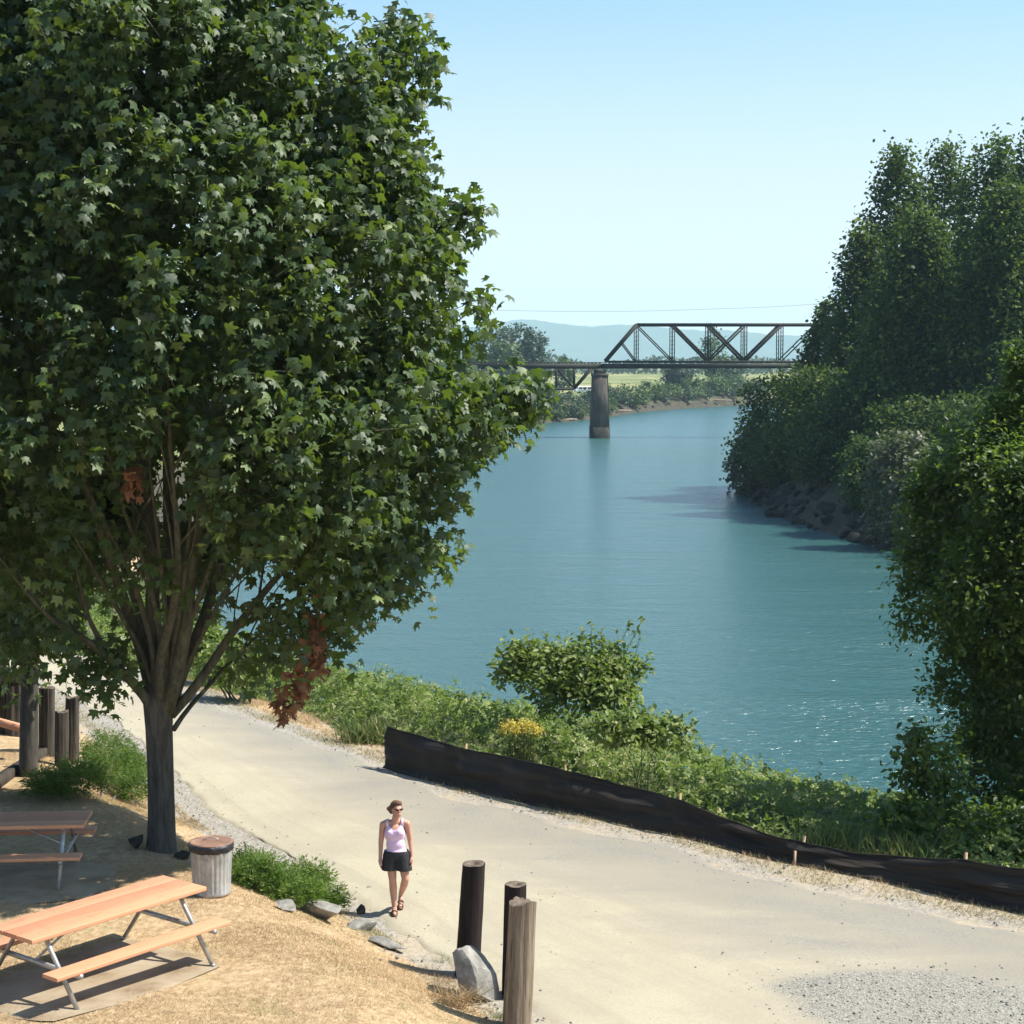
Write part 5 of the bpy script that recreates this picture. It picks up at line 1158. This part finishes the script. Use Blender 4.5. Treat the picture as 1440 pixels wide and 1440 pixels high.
# far wood line
n = 26000; X = rng.uniform(-700, 1100, n); Yy = rng.uniform(1250, 1330, n); hh_ = (11 + 5 * fnoise(np.stack([X, Yy * 0], 1), 0.008, 71, 4)); zz_ = rng.random(n) * np.maximum(hh_, 4)
P = np.column_stack([X, Yy, zz_ - 0.5]); tag(leaves('far_woods', P, nrm(rdir(n) + [0, -0.3, 0.6]), rdir(n), rng.uniform(1.6, 3.4, n), RAGGED, M['dark_far_leaf']), 'low dark line of woods across the valley beyond the fields', 'woods', kind='stuff')
# parked van under the approach span
vp = deep(822, 546, 500); vz = tz(vp[0], vp[1]); van = tag(empty('parked_van', (vp[0], vp[1], vz), 0.25), 'small white van parked on the far bank beneath the approach span', 'van')
bd = MB(); bd.box((0, 0, 1.15), (4.6, 1.9, 1.7), None, 0.25); bd.box((-2.4, 0, 0.8), (1.1, 1.8, 0.9), None, 0.2); bd.build('body', M['van_white'], van)
for x, w_ in ((-1.4, 0.9), (-0.2, 1.1), (1.2, 1.2)): MB().box((x, -0.955, 1.5), (w_, 0.02, 0.55), None, 0.008).build('window', M['van_glass'], van)
for x in (-1.6, 1.5):
    for y in (-0.85, 0.85): MB().tube([(x, y - 0.1, 0.35), (x, y + 0.1, 0.35)], 0.35, 14).build('wheel', M['tyre'], van, True)

# ------------------------------------------------------------------ the walking woman
def remesh(caps, ells, voxel, smooth=4):
    bm = bmesh.new()
    for p, r, q, s in caps:
        p, q = Vector(p), Vector(q); d = q - p; n = 6
        for i in range(n + 1):
            t = i / n
            bmesh.ops.create_icosphere(bm, subdivisions=2, radius=r + (s - r) * t, matrix=Matrix.Translation(p + d * t))
        L_ = d.length
        if L_ > 1e-4:
            rot = d.to_track_quat('Z', 'Y').to_matrix().to_4x4()
            bmesh.ops.create_cone(bm, cap_ends=True, segments=16, radius1=r, radius2=s, depth=L_, matrix=Matrix.Translation((p + q) / 2) @ rot)
    for c, rad, rz in ells:
        mt = Matrix.Translation(Vector(c)) @ Matrix.Rotation(rz, 4, 'Z') @ Matrix.Diagonal((*rad, 1))
        bmesh.ops.create_icosphere(bm, subdivisions=3, radius=1, matrix=mt)
    me = bpy.data.meshes.new('tmp'); bm.to_mesh(me); bm.free(); o = bpy.data.objects.new('tmp', me); COL.objects.link(o)
    md = o.modifiers.new('r', 'REMESH'); md.mode = 'VOXEL'; md.voxel_size = voxel
    ms = o.modifiers.new('s', 'SMOOTH'); ms.iterations = smooth; ms.factor = 0.5
    dg = bpy.context.evaluated_depsgraph_get(); dg.update(); me2 = bpy.data.meshes.new_from_object(o.evaluated_get(dg))
    bpy.data.objects.remove(o); return me2
def trimmed(me, fn):
    bm = bmesh.new(); bm.from_mesh(me); bmesh.ops.delete(bm, geom=[v for v in bm.verts if fn(v.co)], context='VERTS'); bm.to_mesh(me); bm.free(); return me
def put(name, me, mat, parent):
    me.materials.clear(); me.materials.append(mat); me.polygons.foreach_set('use_smooth', np.ones(len(me.polygons), bool)); o = bpy.data.objects.new(name, me); COL.objects.link(o); o.parent = parent; return o
wp = ground(556, 1286)
wo = tag(empty('person', (wp[0], wp[1], max(wp[2], 0.0) + 0.022)), 'woman in pale pink tank top, black shorts and sunglasses walking on the road', 'person'); wo.scale = (0.965, 0.965, 0.945)
torso = [((0.02, 0, 0.885), (0.15, 0.105, 0.115), 0), ((0.012, 0, 1.02), (0.125, 0.092, 0.14), 0), ((0.0, 0.0, 1.19), (0.145, 0.10, 0.155), 0)]
caps = [((-0.13, 0.01, 1.325), 0.052, (0.14, 0.01, 1.335), 0.052), ((0.004, 0.0, 1.33), 0.056, (0.02, -0.015, 1.45), 0.05),
        ((-0.168, 0.0, 1.31), 0.05, (-0.20, 0.02, 1.05), 0.037), ((-0.20, 0.02, 1.05), 0.037, (-0.207, -0.03, 0.83), 0.025),
        ((0.175, 0.0, 1.32), 0.05, (0.213, 0.03, 1.07), 0.037), ((0.213, 0.03, 1.07), 0.037, (0.243, -0.03, 0.86), 0.025),
        ((-0.06, 0.0, 0.86), 0.088, (-0.035, -0.02, 0.50), 0.055), ((-0.035, -0.02, 0.50), 0.053, (-0.03, 0.015, 0.36), 0.056), ((-0.03, 0.015, 0.36), 0.056, (-0.015, 0.01, 0.09), 0.034),
        ((0.10, 0.0, 0.86), 0.088, (0.15, -0.06, 0.52), 0.055), ((0.15, -0.06, 0.52), 0.053, (0.125, 0.03, 0.41), 0.055), ((0.125, 0.03, 0.41), 0.055, (0.062, 0.24, 0.20), 0.034),
        ((-0.015, 0.025, 0.06), 0.036, (-0.008, -0.06, 0.045), 0.036), ((-0.008, -0.06, 0.045), 0.036, (-0.002, -0.15, 0.03), 0.028),
        ((0.062, 0.25, 0.17), 0.036, (0.062, 0.19, 0.085), 0.036), ((0.062, 0.19, 0.085), 0.034, (0.063, 0.13, 0.035), 0.027)]
for sx, wr in ((1, np.array([-0.207, -0.03, 0.83])), (-1, np.array([0.243, -0.03, 0.86]))):
    pm_ = wr + np.array([0.0, -0.015, -0.05]); pe = wr + np.array([0.002 * sx, -0.025, -0.085])
    caps += [(wr, 0.024, pm_, 0.030), (pm_ + [0, 0.02, 0], 0.022, pe + [0, 0.02, 0], 0.02), (pm_ - [0, 0.02, 0], 0.022, pe - [0, 0.02, 0], 0.02)]
    for k, (dy, ln_) in enumerate(((0.030, 0.060), (0.010, 0.074), (-0.011, 0.078), (-0.031, 0.068))):
        b_ = pe + np.array([0, dy, 0.0]); m_ = b_ + np.array([0.004 * sx, -0.004, -ln_ * 0.55]); e_ = m_ + np.array([0.018 * sx, -0.003, -ln_ * 0.42])
        caps += [(b_, 0.0095, m_, 0.009), (m_, 0.009, e_, 0.0075)]
    tb0 = wr + np.array([0.01 * sx, -0.035, -0.035]); caps += [(tb0, 0.013, tb0 + [0.012 * sx, -0.022, -0.035], 0.0105), (tb0 + [0.012 * sx, -0.022, -0.035], 0.0105, tb0 + [0.018 * sx, -0.02, -0.062], 0.0085)]
hr = R(28)     # head turned to her left
hd = np.array([0.028, -0.02, 1.545]); cr_, sr_ = math.cos(hr), math.sin(hr)
hp_ = lambda x, y, z: tuple(hd + np.array([x * cr_ - y * sr_, x * sr_ + y * cr_, z]))
ells = torso + [((-0.062, -0.062, 1.20), (0.058, 0.05, 0.055), 0), ((0.066, -0.062, 1.205), (0.058, 0.05, 0.055), 0), (tuple(hd), (0.07, 0.088, 0.10), hr), (hp_(0, -0.045, -0.065), (0.048, 0.05, 0.055), hr), (hp_(-0.07, 0.0, -0.01), (0.012, 0.02, 0.03), hr), (hp_(0.07, 0.0, -0.01), (0.012, 0.02, 0.03), hr)]
caps += [(hp_(0, -0.086, 0.01), 0.009, hp_(0, -0.104, -0.022), 0.013), (hp_(-0.016, -0.088, -0.057), 0.009, hp_(0.016, -0.088, -0.057), 0.009), (hp_(-0.03, -0.078, 0.022), 0.012, hp_(0.03, -0.078, 0.022), 0.012)]
body = put('body', remesh(caps, ells, 0.0055, 3), M['skin'], wo)
inf = 0.014
tops = [(c, tuple(np.array(r) + inf), z) for c, r, z in torso] + [(c, tuple(np.array(r) + inf), z) for c, r, z in ells[3:5]]
tcaps = [((-0.10, 0.01, 1.325), 0.066, (0.105, 0.01, 1.335), 0.066), ((0.0, 0, 1.3), 0.07, (0.0, 0, 1.25), 0.1)]
def top_cut(v):
    if v.z < 0.885: return True
    if abs(v.x) > 0.125 + max(0, (1.27 - v.z)) * 0.35 and v.z > 1.16: return True
    if (v.x / 0.088) ** 2 + ((v.z - 1.385) / (0.125 if v.y < 0 else 0.07)) ** 2 < 1 and v.z > 1.2: return True
    return abs(v.x) < 0.07 and v.z > 1.385
put('tank_top', trimmed(remesh(tcaps, tops, 0.008, 4), top_cut), M['tank'], wo).modifiers.new('cloth', 'SOLIDIFY').thickness = 0.006
scaps = [((-0.058, 0.0, 0.87), 0.115, (-0.078, -0.012, 0.60), 0.122), ((0.10, 0.0, 0.87), 0.115, (0.135, -0.035, 0.60), 0.120)]
put('shorts', trimmed(remesh(scaps, [((0.02, 0, 0.89), (0.17, 0.125, 0.12), 0)], 0.009, 4), lambda v: v.z < 0.645 or v.z > 0.935), M['shorts'], wo).modifiers.new('cloth', 'SOLIDIFY').thickness = 0.008
hells = [(hp_(0, 0.022, 0.032), (0.082, 0.088, 0.088), hr), (hp_(-0.055, 0.045, -0.01), (0.045, 0.06, 0.065), hr), (hp_(0.045, 0.05, -0.02), (0.045, 0.055, 0.06), hr), (hp_(0.0, 0.07, -0.03), (0.06, 0.05, 0.06), hr), (hp_(-0.095, 0.05, 0.0), (0.032, 0.04, 0.035), hr), (hp_(0.01, -0.03, 0.088), (0.055, 0.05, 0.032), hr), (hp_(-0.075, 0.02, -0.035), (0.028, 0.035, 0.035), hr)]
hm = remesh([], hells, 0.007, 2)
for v in hm.vertices: v.co += v.normal * 0.006 * math.sin(v.co.x * 190 + v.co.z * 130) * math.cos(v.co.y * 170)
put('hair', hm, M['hair'], wo)
gl = []
gm = remesh([(hp_(-0.066, -0.04, 0.012), 0.005, hp_(-0.055, -0.088, 0.012), 0.005), (hp_(0.066, -0.04, 0.012), 0.005, hp_(0.055, -0.088, 0.012), 0.005), (hp_(-0.02, -0.104, 0.012), 0.005, hp_(0.02, -0.104, 0.012), 0.005)],
            [(hp_(-0.033, -0.095, 0.008), (0.028, 0.010, 0.018), hr - 0.15), (hp_(0.033, -0.095, 0.008), (0.028, 0.010, 0.018), hr + 0.15)], 0.004, 1)
put('sunglasses', gm, M['glasses'], wo)
def sandal(toe, heel, up):
    toe, heel = np.array(toe), np.array(heel); g = MB(); d = nrm(toe - heel); x = nrm(np.cross(d, [0, 0, 1])); u = np.cross(x, d); ring = []
    for t, w_ in ((0, 0.02), (0.08, 0.032), (0.4, 0.032), (0.75, 0.043), (0.93, 0.034), (1, 0.015)): ring.append((heel + (toe - heel) * t, w_))
    Vt = []
    for c_, w_ in ring: Vt += [c_ - x * w_, c_ + x * w_, c_ + x * w_ - u * 0.018, c_ - x * w_ - u * 0.018]
    f = []
    for i in range(len(ring) - 1):
        for k in range(4): f.append([i * 4 + k, i * 4 + (k + 1) % 4, i * 4 + 4 + (k + 1) % 4, i * 4 + 4 + k])
    n_ = len(ring); f += [[3, 2, 1, 0], [4 * n_ - 4, 4 * n_ - 3, 4 * n_ - 2, 4 * n_ - 1]]; g.add(np.array(Vt), np.array(f))
    for t in (0.42, 0.74):
        c_ = heel + (toe - heel) * t; g.tube([c_ + x * 0.04 * math.cos(a) + u * up * math.sin(a) for a in np.linspace(0, math.pi, 9)], 0.008, 6)
    return g.build('sandal', M['sandal'], wo)
sandal((-0.0, -0.19, 0.018), (-0.016, 0.06, 0.02), 0.062); sandal((0.064, 0.09, 0.018), (0.062, 0.275, 0.135), 0.065)

# ------------------------------------------------------------------ haze, sky, sun, camera
hb = bmesh.new(); bmesh.ops.create_cube(hb, size=1); me = bpy.data.meshes.new('haze'); hb.to_mesh(me); hb.free()
hz_o = bpy.data.objects.new('haze', me); COL.objects.link(hz_o); hz_o.location = (0, 4800, 185); hz_o.scale = (9200, 9900, 392)
hm_ = bpy.data.materials.new('haze_air'); hm_.use_nodes = True; nt = hm_.node_tree; nt.nodes.remove(nt.nodes['Principled BSDF'])
pv = nt.nodes.new('ShaderNodeVolumePrincipled'); pv.inputs['Color'].default_value = (0.60, 0.83, 1.0, 1); pv.inputs['Density'].default_value = 0.00011; pv.inputs['Anisotropy'].default_value = 0.0
nt.links.new(pv.outputs[0], nt.nodes['Material Output'].inputs['Volume']); me.materials.append(hm_)
tag(hz_o, 'thin pale summer haze over the valley', 'haze', kind='stuff')

SUN_EL, SUN_AZ = R(53), R(1)         # azimuth: from +X turned towards +Y
sd_ = np.array([math.cos(SUN_EL) * math.cos(SUN_AZ), math.cos(SUN_EL) * math.sin(SUN_AZ), math.sin(SUN_EL)])
lt = bpy.data.lights.new('sun', 'SUN'); lt.energy = 5.0; lt.angle = R(0.53); lt.color = (1.0, 0.95, 0.86)
so = bpy.data.objects.new('sun', lt); COL.objects.link(so); so.rotation_euler = Vector(sd_).to_track_quat('Z', 'Y').to_euler()
w = bpy.data.worlds.new('World'); sc.world = w; w.use_nodes = True; nt = w.node_tree
sk = nt.nodes.new('ShaderNodeTexSky'); sk.sky_type = 'NISHITA'; sk.sun_disc = False; sk.sun_elevation = SUN_EL; sk.sun_rotation = math.pi / 2 - SUN_AZ
sk.air_density = 1.0; sk.dust_density = 1.2; sk.ozone_density = 1.6; sk.altitude = 20
tn = nt.nodes.new('ShaderNodeMix'); tn.data_type = 'RGBA'; tn.blend_type = 'MULTIPLY'; tn.inputs[0].default_value = 1.0; tn.inputs[7].default_value = (0.74, 0.94, 1.04, 1)
nt.links.new(sk.outputs[0], tn.inputs[6]); gz = nt.nodes.new('ShaderNodeNewGeometry'); sz = nt.nodes.new('ShaderNodeSeparateXYZ'); nt.links.new(gz.outputs['Incoming'], sz.inputs[0])
ab = nt.nodes.new('ShaderNodeMath'); ab.operation = 'ABSOLUTE'; nt.links.new(sz.outputs[2], ab.inputs[0])
hr_ = nt.nodes.new('ShaderNodeValToRGB'); hr_.color_ramp.interpolation = 'EASE'
for e_, (p_, v_) in zip(hr_.color_ramp.elements, ((0.0, 0.92), (0.24, 0.0))): e_.position = p_; e_.color = (v_, v_, v_, 1)
nt.links.new(ab.outputs[0], hr_.inputs[0])
wh = nt.nodes.new('ShaderNodeMix'); wh.data_type = 'RGBA'; nt.links.new(hr_.outputs[0], wh.inputs[0]); nt.links.new(tn.outputs[2], wh.inputs[6]); wh.inputs[7].default_value = (4.75, 4.78, 4.85, 1)
nt.links.new(wh.outputs[2], nt.nodes['Background'].inputs[0]); nt.nodes['Background'].inputs[1].default_value = 0.104

cam = bpy.data.cameras.new('camera'); co = bpy.data.objects.new('camera', cam); COL.objects.link(co)
co.location = (0, 0, HC); co.rotation_euler = (math.pi / 2 - PITCH, 0, 0); cam.sensor_width = 36; cam.lens = 36 * F / 1440; cam.clip_start = 0.5; cam.clip_end = 20000
sc.camera = co
sc.view_settings.view_transform = 'Standard'; sc.view_settings.look = 'None'; sc.view_settings.exposure = 0.93; sc.view_settings.gamma = 1
cy = sc.cycles; cy.max_bounces = 8; cy.diffuse_bounces = 3; cy.glossy_bounces = 3; cy.transmission_bounces = 3; cy.transparent_max_bounces = 8; cy.volume_bounces = 1
cy.use_denoising = True; cy.denoiser = 'OPENIMAGEDENOISE'; cy.sample_clamp_indirect = 6
